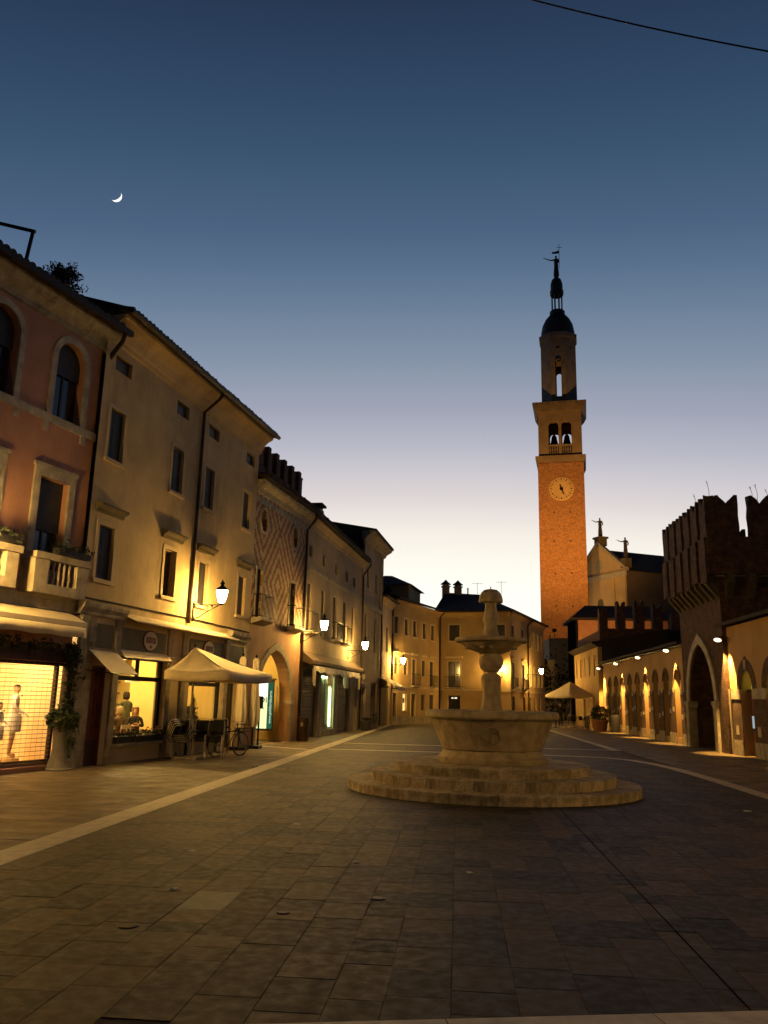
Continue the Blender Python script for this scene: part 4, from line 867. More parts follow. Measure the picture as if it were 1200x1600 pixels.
HH = row_house('gold_house', 'broad gold house facing the piazza behind the fountain', (-1.5, 69.5), HA, 5.83, 8.95, OCHRE2,
    [[(.76, 1.64, 6.62, 7.92, 'sdf'), (4.55, 5.4, 6.62, 7.92, 'sdf')], [(.68, 1.7, 2.85, 4.92, 'gfhbn'), (3.9, 4.8, 2.85, 4.92, 'sdfhbn')]], [(.68, 1.7, 1.1, 2.2), (3.9, 4.9, .05, 2.2)], eave=.5, roofon=False)
win_glass(HH, .68, 1.7, 1.1, 2.2, .12, (0, 0)); MB().box(.95, 1.12, .08, .1, 1.95, 2.05).box(1.2, 1.42, .08, .1, 1.95, 2.06).build('sign_glow', emat('window_sign', (1, .85, .6), 1.2), HH)
MB().box(3.9, 4.9, .12, .18, .05, 2.2).build('door', WOODD, HH)
MB().box(0, 5.83, -.07, 0, 2.6, 2.74).build('string_course', CREAM, HH)
IH = row_house('gold_house', 'gold house receding from the corner lit by a hidden lantern', (4.18, 68.2), 16.6, 14, 8.95, OCHRE2,
    [[(.5, 1.2, 7.0, 7.9, 'sdf'), (4.2, 4.9, 7.0, 7.9, 'sdf')]+[(u, u+.6, 6.6, 7.95, 'sdf') for u in (7.4, 9.2, 11, 12.6)], [(.45, 1.25, 2.85, 4.92, 'sdfhbn'), (4.25, 5.1, 2.85, 4.9, 'sdfhbn')]+[(u, u+.6, 3.2, 4.9, 'sdf') for u in (7.4, 9.2, 11, 12.6)]],
    [(.4, 1.3, .05, 2.22), (4.5, 5.4, .05, 2.2), (7.2, 8.2, .05, 2.2), (9.2, 10.2, .05, 2.2), (11.4, 12.4, .05, 2.2)], depth=7, eave=.5, roofon=False)
for a, b in ((.4, 1.3), (4.5, 5.4), (7.2, 8.2), (9.2, 10.2), (11.4, 12.4)): MB().box(a, b, .12, .18, .05, 2.22).build('door', WOODD, IH)
MB().box(0, 14, -.07, 0, 2.6, 2.74).build('string_course', CREAM, IH)
pipe(IH, [(6.9, -.45, 8.9), (6.5, -.1, 8.4), (6.5, -.08, .1)])
# their common hipped roof, with chimneys and aerials
def w2(o, u, y): p = wpt(o, (u, y, 0)); return (p.x, p.y)
a = w2(HH, -.4, -.5); b = w2(HH, 6.3, -.5); c = w2(IH, 14.4, -.5); d = w2(IH, 14.4, 7.4)
r1 = (-1.2, 75.2); r2 = (1.9, 76.0); r3 = (5.0, 86.0)
g1 = w2(HH, -3.2, 8)
vs = [(*a, 8.95), (*b, 8.95), (*c, 8.95), (*d, 8.95), (*g1, 8.95), (*r1, 11.25), (*r2, 11.2), (*r3, 10.5)]
vs += [(p[0], p[1], p[2]+.14) for p in vs]
fs = [(8, 9, 14, 13), (9, 10, 15, 14), (10, 11, 15), (11, 12, 13, 14, 15), (12, 8, 13), (0, 1, 9, 8), (1, 2, 10, 9), (2, 3, 11, 10), (3, 4, 12, 11), (4, 0, 8, 12), (0, 4, 3, 2, 1)]
MB().add(vs, fs).build('hipped_roof', ROOF, loc=(0, 0, 0), label='dark hipped tile roof over the gold corner houses behind the fountain', cat='roof')
for i, (x, y, z) in enumerate(((-1.15, 75.0, 11.1), (-.05, 75.3, 11.1))):
    T = thing('lantern_chimney', 'squat plastered chimney with a small tiled cap, %s of the pair on the hipped roof' % ('left' if i == 0 else 'right'), 'chimney', (x, y, z), R(10), 'pair of chimneys on the hipped roof')
    MB().box(-.3, .3, -.3, .3, -.3, .75).build('stack', OCHRE2, T); MB().box(-.38, .38, -.38, .38, .75, .85).box(-.25, .25, -.25, .25, .85, 1.0).build('neck', STONE2, T); MB().lathe([(.5, 1.0), (.47, 1.05), (.2, 1.25), (.05, 1.42)], 8).build('cap', ROOF, T)
for i, (x, y, z, h) in enumerate(((1.7, 75, 11.1, 1.2), (3.9, 76, 10.7, 1.9))):
    T = thing('roof_aerial', 'thin television aerial on the hipped roof, %s one' % ('shorter' if i == 0 else 'taller'), 'aerial', (x, y, z), 0)
    MB().tube([(0, 0, -.3), (0, 0, h)], .018, 5).build('mast', IRON, T); mb = MB().tube([(-.5, 0, h-.1), (.5, 0, h-.1)], .012, 4)
    for k in range(6): mb.tube([(-.45+k*.18, -.25, h-.1), (-.45+k*.18, .25, h-.1)], .008, 4)
    mb.build('element', IRON, T)
MB().tube([(.85, 75.4, 11.0), (.85, 75.4, 11.75)], .06, 8).tube([(.85, 75.4, 11.75), (.85, 75.4, 11.82)], .1, 8).build('vent_pipe', IRON, label='short dark vent pipe on the hipped roof', cat='vent pipe')
street_lamp(HH, 5.15, 4.05, 'wall lantern hidden behind the fountain stem on the gold facing house', .55)
street_lamp(IH, 6.3, 4.1, 'lit wall lantern on the receding gold house near the tower', 1.25)
# ------------------------------------------------------------------ castle side on the right
YEL2 = mat('arcade_plaster', (.48, .30, .13), .92, .15, 1.0, .12, 30, stain=.35, stain_col=(.2, .12, .06), streak=.6)
AH = thing('arcade_wall', 'long low arcade wall of brick piers and small dark arches along the castle', 'wall', (10.55, 62.8, 0), R(-90))   # u = 62.8-Y
cY = [41.85+2.27*k for k in range(9)]
ops = [(62.8-y-.52, 62.8-y+.52, .28, 3.5, 'round', 2.98, .34) for y in cY]
U1 = 62.8-40.3
wall(MB(), 0, U1, 0, 4.62, ops, 0, .34).build('wall', YEL2, AH)
MB().box(0, U1, .42, 3.2, 0, 4.62).build('inner_body', SHUT, AH)
for y in cY:
    u = 62.8-y
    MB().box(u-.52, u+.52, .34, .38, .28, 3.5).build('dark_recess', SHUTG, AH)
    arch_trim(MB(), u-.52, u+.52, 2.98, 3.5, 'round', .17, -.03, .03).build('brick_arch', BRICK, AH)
for k in range(10):
    y = 41.85+2.27*(k-.5); u = 62.8-y; a, b = u-.6, min(u+.6, U1)
    if b < 0: continue
    a = max(a, .0)
    p_ = MB().box(a, b, -.035, .0, .5, 2.55).build('brick_pier', BRICK, AH)
    MB().box(a-.04, b+.04 if b < U1 else b, -.06, .0, 0, .5).build('pier_base', STONE2, AH)
    mb = MB()
    for z in (1.15+.25*(k % 2), 2.3): mb.box(a+.1, a+.42, -.045, -.036, z, z+.24).box(b-.42, b-.12, -.045, -.036, z+.1, z+.32)
    mb.build('stone_insert', STONE, p_)
MB().box(0, U1, -.09, 0, 4.5, 4.62).build('eave_board', WOODD, AH)
MB().prism([(-.35, 4.62), (-.35, 4.74), (3.4, 5.7), (3.4, 5.4)], 0, U1).build('roof', ROOF, AH)
def hood_lamp(p, label, rz, e=260):
    tl_ = (R(-14), R(-24), 0)
    T = thing('hooded_wall_lamp', label, 'wall lamp', p, rz, 'hooded wall lamps along the castle arcade')
    MB().tube([(0, 0, .1), (0, -.25, .12), (0, -.42, .05)], .022, 6).build('arm', IRON, T)
    MB().lathe([(.2, -.03), (.195, .0), (.13, .07), (.05, .12), (.02, .13)], 18, caps=False).build('hood', IRON, T, smooth=True, loc=(0, -.42, 0)).rotation_euler = tl_
    MB().lathe([(.002, -.02), (.14, -.02), (.14, -.01), (.002, -.01)], 16).build('lens', emat('hood_lens', (1, .70, .36), 4), T, loc=(0, -.42, 0)).rotation_euler = tl_
    ld = bpy.data.lights.new('hood_beam', 'SPOT'); ld.energy = e*13; ld.color = (1, .55, .13); ld.spot_size = R(54); ld.spot_blend = .6; ld.shadow_soft_size = .04
    lo = bpy.data.objects.new('hood_beam', ld); C.objects.link(lo); lo.parent = T; lo.location = (0, -.36, -.06); lo.rotation_euler = (R(9), 0, 0)
    return T
for i, (y, z) in enumerate(((42.0, 4.4), (48.6, 4.4), (55.4, 4.35), (62.2, 4.3))):
    hood_lamp((10.55, y, z), ['hooded wall lamp just beyond the castle gate', 'second hooded wall lamp beyond the castle gate', 'third hooded wall lamp beyond the castle gate', 'farthest hooded wall lamp at the arcade end'][i], R(-90))
# near part with larger arches
NH = thing('arched_wall', 'ochre arcade wall with wide brick arches nearest at the right edge', 'wall', (10.62, 34.2, 0), R(-90))
NL = 36.0
nY = [32.25-2.62*k for k in range(13)]
ops = [(34.2-y-.62, 34.2-y+.62, .02, 3.12, 'pointed', 2.42, .5) for y in nY]
wall(MB(), 0, NL, 0, 4.85, ops, 0, .5).build('wall', YEL2, NH); MB().box(0, NL, .6, 3.4, 0, 4.85).build('inner_body', SHUT, NH)
MB().prism([(-.4, 4.85), (-.4, 4.98), (3.4, 6.0), (3.4, 5.6)], 0, NL).build('roof', ROOF, NH)
REDP = mat('red_panel', (.22, .05, .028), .55, .2, 3, .05)
LUN = emat('lunette_glow', (.80, .76, .12), .95)
for i, y in enumerate(nY):
    u = 34.2-y
    arch_trim(MB(), u-.62, u+.62, 2.42, 3.12, 'pointed', .42, -.02, .05).build('brick_arch', BRICK, NH)
    MB().box(u-.1, u+.1, -.04, 0, 3.12, 3.5).build('keystone', STONE, NH)
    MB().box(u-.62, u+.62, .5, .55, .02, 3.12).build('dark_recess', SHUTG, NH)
    d_ = MB().box(u-.42, u+.42, .28, .34, .02, 2.3).build('red_door_panel', REDP, NH)
    MB().box(u-.62, u+.62, .2, .4, 2.34, 2.42).build('transom', SHUT, NH)
    lu = MB(); P = arch_pts(u-.56, u+.56, 2.44, 3.02, 'pointed'); lu.prism([(p, q) for p, q in P], .36, .38, 'y').build('lunette', LUN if i < 2 else DGLASS, NH)
    if i == 0:
        s_ = MB().box(u-.3, u+.32, .2, .279, .92, 1.52).build('cash_machine', SHUT, d_); MB().box(u-.24, u+.26, .19, .199, 1.02, 1.46).build('screen', emat('atm_screen', (.62, .72, .78), .55), s_)
for k in range(14):
    y = 32.25+1.31-2.62*k; u = 34.2-y; a, b = max(u-.66, .25), u+.66
    if b > NL: continue
    p_ = MB().box(a, b, -.03, 0, .55, 2.06).build('brick_pier', BRICK, NH); MB().box(a-.02, b+.02, -.05, 0, 2.06, 2.42).build('stone_band', STONE, NH); MB().box(a-.02, b+.02, -.06, 0, 0, .55).build('pier_base', STONE2, NH)
    MB().box(a+.3, a+.62, -.04, -.031, .75, 1.1).build('stone_insert', STONE, p_)
MB().box(.0, .24, -.08, 0, 0, 2.45).build('quoin', STONE, NH)
hood_lamp((10.62, 33.95, 4.35), 'hooded wall lamp at the near side of the castle gate', R(-90), 330)
hood_lamp((10.62, 26.0, 4.35), 'hooded wall lamp on the near arcade at the right edge', R(-90), 300)
hood_lamp((10.62, 18.5, 4.35), 'hooded wall lamp on the nearest arcade bay', R(-90), 300)

street_lamp(NH, 34.2-9.0, 4.4, 'lit wall lantern on the nearest stretch of the castle arcade')
# gate tower
GT = thing('castle_gate_tower', 'dark brick castle gate tower with swallowtail merlons and pointed gateway', 'tower', (10.45, 40.35, 0), R(-90))   # u = 40.35-Y
TL, TD = 6.2, 3.9
gu0, gu1 = 40.35-39.35, 40.35-35.55
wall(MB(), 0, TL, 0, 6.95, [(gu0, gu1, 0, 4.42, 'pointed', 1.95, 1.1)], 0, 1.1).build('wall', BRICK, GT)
MB().quad((TL, 0, 0), (TL, TD, 0), (TL, TD, 6.95), (TL, 0, 6.95)).quad((0, 0, 0), (0, TD, 0), (0, TD, 6.95), (0, 0, 6.95)).quad((0, TD, 0), (TL, TD, 0), (TL, TD, 6.95), (0, TD, 6.95)).build('wall', BRICK, GT)
MB().box(gu0-.1, gu1+.1, 1.1, 1.2, 0, 4.6).build('gate_leaf', WOODD, GT); MB().box(gu0, gu1, .95, 1.1, 3.35, 3.42).build('gate_beam', STONE2, GT)
arch_trim(MB(), gu0, gu1, 1.95, 4.42, 'pointed', .36, -.07, .06, foot=0).build('arch_surround', STONE, GT)
for a, b in ((gu0-.42, gu0+.12), (gu1-.12, gu1+.42)): MB().box(a, b, -.16, .3, 1.82, 1.98).box(a+.05, b-.05, -.13, .3, 1.72, 1.82).build('impost', STONE, GT)
for a, b in ((gu0-.38, gu0+.04), (gu1-.04, gu1+.38)): MB().box(a, b, -.12, .25, 0, 1.72).build('jamb', STONE2, GT)
# corbels and projecting parapet
OV_ = .5
for side, n in (('f', 9), ('s', 5)):
    for i in range(n):
        if side == 'f':
            x = .15+i*(TL-.3)/(n-1); o = MB().prism([(0, 6.0), (0, 6.95), (-OV_, 6.95), (-OV_, 6.6), (-.2, 6.25)], x-.13, x+.13).build('corbel', HOODST, GT)
        else:
            y = .35+i*(TD-.5)/(n-1); o = MB().prism([(TL, 6.0), (TL, 6.95), (TL+OV_, 6.95), (TL+OV_, 6.6), (TL+.2, 6.25)], y-.13, y+.13, 'y').build('corbel', HOODST, GT)
MB().box(-OV_, TL+OV_, -OV_, -OV_+.4, 6.95, 8.45).box(TL+OV_-.4, TL+OV_, -OV_+.4, TD+OV_, 6.95, 8.45).box(-OV_, -OV_+.4, -OV_+.4, TD+OV_, 6.95, 8.45).box(-OV_+.4, TL+OV_-.4, TD+OV_-.4, TD+OV_, 6.95, 8.45).build('parapet', BRICK, GT)
MB().box(-OV_+.4, TL+OV_-.4, -OV_+.4, TD+OV_-.4, 6.9, 7.0).build('platform', STONE2, GT)
def merlon_prof(w, h, n=.35): # swallowtail
    return [(-w/2, 0), (w/2, 0), (w/2, h), (w*.36, h+.02), (0, h-n), (-w*.36, h+.02), (-w/2, h)]
def merlon(root, u, y, z, w, h, d, along, name='merlon'):
    prof = merlon_prof(w, h)
    mb = MB()
    if along == 'u': mb.prism([(u+p, z+q) for p, q in prof], y, y+d, 'y')
    else: mb.prism([(y+p, z+q) for p, q in prof], u, u+d, 'x')
    o = mb.build(name, BRICK, root); roughen(o.data, .045, 3, u*3+y, 3.5); return o
MZ = 8.44
for k in range(6):
    u = -OV_+.52+k*1.24; merlon(GT, u, -OV_+.003, MZ, .86, 1.72, .38, 'u'); rb_ = MB().box(u-.4, u+.4, -OV_-.09, -OV_, 6.75-.12*(k % 2), 8.44).build('parapet_rib', BRICK, GT); roughen(rb_.data, .035, 3, k, 3.5)
for k in range(4): merlon(GT, TL+OV_-.385, -OV_+.86+k*1.33, MZ, .9, 1.72, .38, 'y')
for k in range(4): merlon(GT, -OV_+.003, -OV_+.85+k*1.28, MZ, .9, 1.72, .38, 'y')
for k in range(5): merlon(GT, -OV_+.9+k*1.3, TD+OV_-.39, MZ, .9, 1.72, .38, 'u')
# put-log holes and weeds on top
for (u, z) in ((4.5, 6.35), (1.9, 5.6), (4.9, 5.5), (2.6, 6.4)): MB().box(u-.09, u+.09, -.006, .0, z-.09, z+.09).build('putlog_hole', SHUT, GT)
for i, (y, x, h) in enumerate(((33.85, 10.2, .8), (35.4, 10.1, .6), (33.85, 11.9, .55), (33.85, 12.1, .65), (33.85, 12.5, .45))):
    T = thing('tall_weed', ['tallest dry weed growing on the near corner merlon', 'bent dry weed growing on the front merlon', 'short dry weed on the right merlon', 'tall dry weed in the notch of the right merlon', 'small dry weed at the right end merlon'][i], 'weed', (x, y, 10.0), 0, 'dry weeds on the castle merlons')
    mb = MB().tube([(0, 0, -.3), (.02, 0, h*.5), (-.05, 0, h)], .01, 4); leaves(14, ball_pts((-.05, 0, h*.95), .04, 1.8), .02, i, mb); mb.build('stalk', LEAFD, T)
# dark crenellated castle wall set back behind the arcade
CW = thing('castle_curtain_wall', 'dark crenellated castle wall rising behind the arcade roof', 'wall', (10.95, 66, 0), 0)
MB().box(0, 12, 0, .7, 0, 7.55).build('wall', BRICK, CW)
for k in range(8):
    u = .38+k*1.36+rnd.uniform(-.06, .06); mb = MB().prism([(u+p, 7.54+q) for p, q in merlon_prof(.72+rnd.uniform(-.08, .08), (1.55, 2.1, 2.2, 1.9, 1.2, 1.6, 1.9, 1.7)[k], (.1, .45, .5, .35, .1, .3, .4, .3)[k])], .003, .697, 'y').build('merlon', BRICK, CW); roughen(mb.data, .05, 3, k, 3.0)
MB().box(0, .6, .71, 12, 0, 7.4).build('wall', BRICK, CW)
# gold building at the arcade end, its gable wall lit orange behind
JH = thing('gold_house', 'small gold house beyond the arcade with slit windows and a lit doorway', 'house', (10.25, 75.5, 0), R(-90))
wall(MB(), 0, 12.6, 0, 6.15, [(u, u+.5, 3.9, 5.4) for u in (1.2, 3.4, 5.8, 8.2, 10.6)]+[(8.6, 9.7, 0, 2.3), (5.0, 6.1, 0, 2.3)], 0, .25).build('wall', OCHRE2, JH)
MB().box(0, 12.6, .3, 5, 0, 6.15).build('inner_body', SHUT, JH); MB().quad((12.6, 0, 0), (12.6, .3, 0), (12.6, .3, 6.15), (12.6, 0, 6.15)).build('wall', OCHRE2, JH)
for u in (1.2, 3.4, 5.8, 8.2, 10.6): win_shutter(JH, u, u+.5, 3.9, 5.4, .1)
for a, b, lit in ((8.6, 9.7, 1), (5.0, 6.1, 0)): MB().box(a, b, .16, .2, 0, 2.3).build('lit_doorway' if lit else 'door', emat('doorway_glow', (1, .5, .12), 1.1) if lit else WOODD, JH); frame_bars(MB(), a, b, 0, 2.3, .12, -.05, .02, False).build('door_surround', CREAM, JH)
MB().prism([(0, 5.9), (-.3, 6.1), (-.45, 6.15), (-.45, 6.28), (5.2, 7.3), (5.2, 6.15)], -.2, 12.7).build('roof', ROOF, JH)
KH = thing('orange_gable_house', 'house with an orange floodlit end wall under a black roof beside the tower', 'house', (12.1, 86, 0), 0)
MB().box(0, 9, 0, 6, 0, 10.3).build('wall', TERRA, KH); MB().add([(-.7, -.7, 10.3), (9.7, -.7, 10.3), (9.7, 6.7, 10.3), (-.7, 6.7, 10.3), (1.2, 2.8, 11.9), (8, 2.8, 11.9), (-.7, -.7, 10.1), (9.7, -.7, 10.1), (9.7, 6.7, 10.1), (-.7, 6.7, 10.1)], [(0, 1, 5, 4), (1, 2, 5), (2, 3, 4, 5), (3, 0, 4), (0, 6, 7, 1), (1, 7, 8, 2), (2, 8, 9, 3), (3, 9, 6, 0), (9, 8, 7, 6)]).build('roof', ROOF, KH)
MB().box(-.25, -.01, -.3, 6, 0, 10.05).build('shaded_side_slab', mat('matte_dark', (.02, .015, .012), 1, .3, 2, 0, spec=0), KH)  # black slab carries the unlit street side's shade in its colour
# garden wall with climbing plants at the foot of the tower
T = thing('ivy_wall', 'dim garden wall with dark climbing plants below the tower', 'wall', (4, 96, 0), 0)
MB().box(0, 14, 0, .6, 0, 6.6).build('wall', STONE2, T); leaves(1500, lambda rr: (rr.uniform(0, 9), -.1-.25*abs(rr.gauss(0, 1)), 3.2+1.9*rr.gauss(0, 1)), .22, 9).build('climber', LEAFD, T, kind='stuff')

# ------------------------------------------------------------------ bell tower (139 m away)
BT_ = thing('bell_tower', 'tall floodlit brick bell tower with clock, belfry and domed top', 'tower', (17.5, 139, 0), R(-8.5))
hw = 3.86
TSTONE = mat('tower_stone', (.20, .14, .08), .85, .3, .8, .3, stain=.4, stain_col=(.14, .08, .04)); TDARK = mat('tower_drum', (.24, .20, .155), .85, .3, .5, .3, stain=.5); LEADM = mat('dome_lead', (.05, .05, .045), .6, .3, .8, .2)
MB().box(-hw, hw, 0, 2*hw, 0, 42.5).build('shaft', TBRICK, BT_)
for a, b in ((-hw-.01, -hw+1.6), (hw-1.6, hw+.01)): MB().box(a, b, -.12, 0, 0, 42.2).build('brick_strip', TBRICK, BT_)
MB().box(-hw-.012, hw+.012, -.13, 0, 39.9, 42.2).build('top_band', TBRICK, BT_)
MB().prism([(-hw-.1, 42.4), (-hw-.4, 43.0), (-hw-.4, 43.5), (hw+.4, 43.5), (hw+.4, 43.0), (hw+.1, 42.4)], -.4, 2*hw+.4, 'y').build('belfry_cornice', TSTONE, BT_)
b0 = 43.5; bw_ = 3.7
wall(MB(), -bw_, bw_, b0, 51.6, [(-1.95, -.25, 45.55, 49.9, 'round'), (.25, 1.95, 45.55, 49.9, 'round')], .12, .7).build('belfry_wall', TSTONE, BT_)
wall(MB(), -bw_, bw_, b0, 51.6, [(-1.95, -.25, 45.55, 49.9, 'round'), (.25, 1.95, 45.55, 49.9, 'round')], 2*hw-.8, .7).build('belfry_wall', TSTONE, BT_)
for a in (-bw_, bw_-.7): MB().box(a, a+.7, .13, 2*hw-.1, b0, 51.6).build('belfry_wall', TSTONE, BT_)
for s in (-1, 1):
    for i in range(4): x = s*1.1-.6+i*.4; MB().lathe([(.12, 44.0), (.07, 44.3), (.15, 44.7), (.08, 45.1), (.12, 45.3)], 8, (x, -.02, 0)).build('baluster', TSTONE, BT_)
    MB().box(s*1.1-.95, s*1.1+.95, -.1, .12, 45.3, 45.55).build('balustrade_rail', TSTONE, BT_); MB().box(s*1.1-.85, s*1.1+.85, .08, .119, 43.98, 45.3).build('balustrade_back', SHUT, BT_)
for i, x in enumerate((-1.1, 1.1)):
    bl = MB().lathe([(.75, 46.6), (.62, 46.9), (.5, 47.5), (.42, 48), (.2, 48.3), (.05, 48.35)], 16, (x, 3.2, 0)).build('bell', COPPER, BT_, smooth=True); MB().tube([(x-1.2, 3.2, 48.5), (x+1.2, 3.2, 48.5)], .16, 6).build('yoke', WOODD, bl)
MB().prism([(-bw_, 51.5), (-hw-.35, 52.1), (-hw-.75, 52.85), (-hw-.75, 53.25), (hw+.75, 53.25), (hw+.75, 52.85), (hw+.35, 52.1), (bw_, 51.5)], -.7, 2*hw+.7, 'y').build('crown_cornice', TSTONE, BT_)
for i in range(9): x = -3.9+i*.975; MB().box(x-.14, x+.14, -.85, -.7, 52.0, 52.85).build('dentil', TSTONE, BT_)
cy = hw
oct_ = MB(); n = 8; rr_ = 3.35
O8 = [(rr_*math.cos(math.pi/8+i*math.pi/4), rr_*math.sin(math.pi/8+i*math.pi/4)) for i in range(8)]
for i in range(8):
    (x0, y0), (x1, y1) = O8[i], O8[(i+1) % 8]
    mid = ((x0+x1)/2, (y0+y1)/2); L_ = math.hypot(x1-x0, y1-y0); face = MB()
    ang_ = math.atan2(y1-y0, x1-x0)
    wall(face, 0, L_, 53.25, 65.88, [(L_/2-.5, L_/2+.5, 54.49, 61.58, 'round')] if i in (1, 5) else [], 0, .6)
    ob = face.build('drum_face', TDARK, BT_); ob.location = (x1, cy+y1, 0); ob.rotation_euler = (0, 0, ang_+math.pi)
    fr_ = MB().box(L_/2-.3, L_/2+.3, -.03, 0, 63.84, 64.27).build('round_panel', SHUT, BT_); fr_.location = ob.location; fr_.rotation_euler = ob.rotation_euler
MB().lathe([(3.35, 65.88), (3.6, 66.20), (3.62, 66.96), (3.2, 67.01)], 8, (0, cy, 0), math.pi/8, math.pi/8+2*math.pi).build('drum_cornice', TDARK, BT_)
MB().lathe([(3.05, 66.96), (3.02, 68.03), (2.75, 69.43), (2.2, 70.61), (1.5, 71.47), (1.35, 71.69), (1.4, 72.22), (1.25, 72.44)], 32, (0, cy, 0)).build('dome', LEADM, BT_, smooth=True)
mb = MB()
for i in range(8): a = i*math.pi/4+.39; mb.tube([(.95*math.cos(a), cy+.95*math.sin(a), 72.44), (.95*math.cos(a), cy+.95*math.sin(a), 75.56)], .15, 6)
mb.build('lantern_column', TDARK, BT_)
MB().lathe([(1.15, 75.56), (1.25, 75.88), (1.25, 76.52), (1.1, 76.63), (1.12, 77.28), (1.08, 78.03), (.85, 78.78), (.4, 79.27), (.1, 79.32)], 24, (0, cy, 0)).build('lantern_dome', LEADM, BT_, smooth=True)
for i, (x, z) in enumerate([(sx*x, z) for z in (12, 17.5, 23, 28.5, 33.5) for sx in (-1, 1) for x in (1.35,)]): MB().box(x-.13, x+.13, -.012, .0, z-.15, z+.15).build('putlog_hole', SHUT, BT_)
# clock
ck = MB().lathe([(2.12, 0), (2.12, .12), (2.0, .16)], 40).build('clock_face', mat('clock_gold', (.44, .28, .12), .7, .15, 1.5, .1), BT_); ck.location = (0, -.0, 37.6); ck.rotation_euler = (R(90), 0, 0)
mb = MB()
for i in range(24):
    a = i*math.pi/12; l = .42 if i % 2 == 0 else .3; c_, s_ = math.cos(a), math.sin(a); w_ = .06 if i % 2 else .10; r0_, r1_ = 1.88-l, 1.88
    mb.add([(r0_*c_-w_*s_*.5, r0_*s_+w_*c_*.5, .17), (r1_*c_-w_*s_, r1_*s_+w_*c_, .17), (r1_*c_+w_*s_, r1_*s_-w_*c_, .17), (r0_*c_+w_*s_*.5, r0_*s_-w_*c_*.5, .17)], [(0, 1, 2, 3)])
mb.build('hour_mark', WOODD, ck)
def hand(a, l, t, w, nm):
    c_, s_ = math.cos(a), math.sin(a); P = lambda d, e_: (d*c_-e_*s_, d*s_+e_*c_, .22)
    MB().add([P(-t, 0), P(0, w), P(l*.55, w*.45), P(l*.62, w), P(l, 0), P(l*.62, -w), P(l*.55, -w*.45), P(0, -w)], [(0, 1, 2, 3, 4, 5, 6, 7)]).lathe([(.001, .2), (.3, .2), (.3, .25), (.001, .25)], 12).build(nm, IRON, ck)
hand(R(105), .9, .4, .16, 'hour_hand'); hand(R(-68), 1.25, .7, .17, 'minute_hand')
# ------------------------------------------------------------------ skinned figures (people, statues)
def skin_mesh(name, verts, edges, radii, levels=2):
    me = bpy.data.meshes.new(name); me.from_pydata([tuple(v) for v in verts], edges, [])
    o = bpy.data.objects.new(name, me); C.objects.link(o)
    md = o.modifiers.new('s', 'SKIN'); md.use_smooth_shade = True; sv = me.skin_vertices[0].data
    for i, r_ in enumerate(radii):
        sv[i].radius = (r_, r_) if not isinstance(r_, tuple) else r_; sv[i].use_root = (i == 0)
    sb = o.modifiers.new('b', 'SUBSURF'); sb.levels = levels; sb.render_levels = levels
    dg = bpy.context.evaluated_depsgraph_get(); dg.update(); r = bpy.data.meshes.new_from_object(o.evaluated_get(dg)); r.name = name
    bpy.data.objects.remove(o); return r
def human(pose, arms=None, robe=False, lean=0.0):
    """vertices facing -y; pose 'stand' or 'sit'"""
    V_ = []; E_ = []; R_ = []
    def v(p, r_, par=None):
        V_.append(Vector(p)); R_.append(r_); i = len(V_)-1
        if par is not None: E_.append((par, i))
        return i
    h = 0.95 if pose == 'stand' else .52
    ln = lambda z: (z-h)*-lean
    pel = v((0, 0, h), (.16, .13)); sp = v((0, ln(h+.2), h+.2), (.15, .115), pel); ch = v((0, ln(h+.4), h+.4), (.175, .12), sp); sh = v((0, ln(h+.5), h+.5), (.12, .085), ch)
    nk = v((0, ln(h+.58), h+.58), .055, sh); jw = v((0, ln(h+.64)-.025, h+.64), (.07, .08), nk); hd = v((0, ln(h+.72)-.01, h+.72), (.08, .098), jw); tp = v((0, ln(h+.80), h+.80), (.065, .075), hd)
    for s in (-1, 1):
        a = v((s*.18, ln(h+.48), h+.48), .06, sh); P = (arms or {}).get(s) or [(s*.25, .02, h+.2), (s*.25, -.08, h-.03)]
        e_ = v(P[0], .046, a); w = v(P[1], .032, e_); d = (Vector(P[1])-Vector(P[0])).normalized(); pm = v(Vector(P[1])+d*.06, (.038, .022), w)
        side = d.cross(Vector((0, 0, 1)));  side = side.normalized() if side.length > .1 else Vector((0, 1, 0))
        for k, (off, l) in enumerate(((-.03, .065), (-.01, .08), (.01, .078), (.03, .06))):
            b = v(Vector(P[1])+d*.10+side*off, .009, pm); v(Vector(P[1])+d*(.10+l)+side*off*1.1+Vector((0, 0, -.015)), .008, b)
        t_ = v(Vector(P[1])+d*.06+side*-.05*s, .010, pm); v(Vector(P[1])+d*.10+side*-.065*s, .009, t_)
        if not robe:
            hp = v((s*.095, 0, h-.06), .095, pel)
            if pose == 'stand': k_ = v((s*.1, -.02, .5), .065, hp); an = v((s*.105, .02, .1), .045, k_); v((s*.115, -.14, .045), (.045, .035), an)
            else: k_ = v((s*.11, -.44, h-.02), .07, hp); an = v((s*.11, -.42, .1), .045, k_); v((s*.11, -.56, .045), (.045, .035), an)
    if robe: q = v((0, 0, h-.35), (.19, .15), pel); v((0, .01, .3), (.21, .17), q); v((0, .01, .03), (.23, .18), len(V_)-1)
    return V_, E_, R_, h
SKIN = mat('skin', (.48, .28, .18), .6, .1, 8, 0)
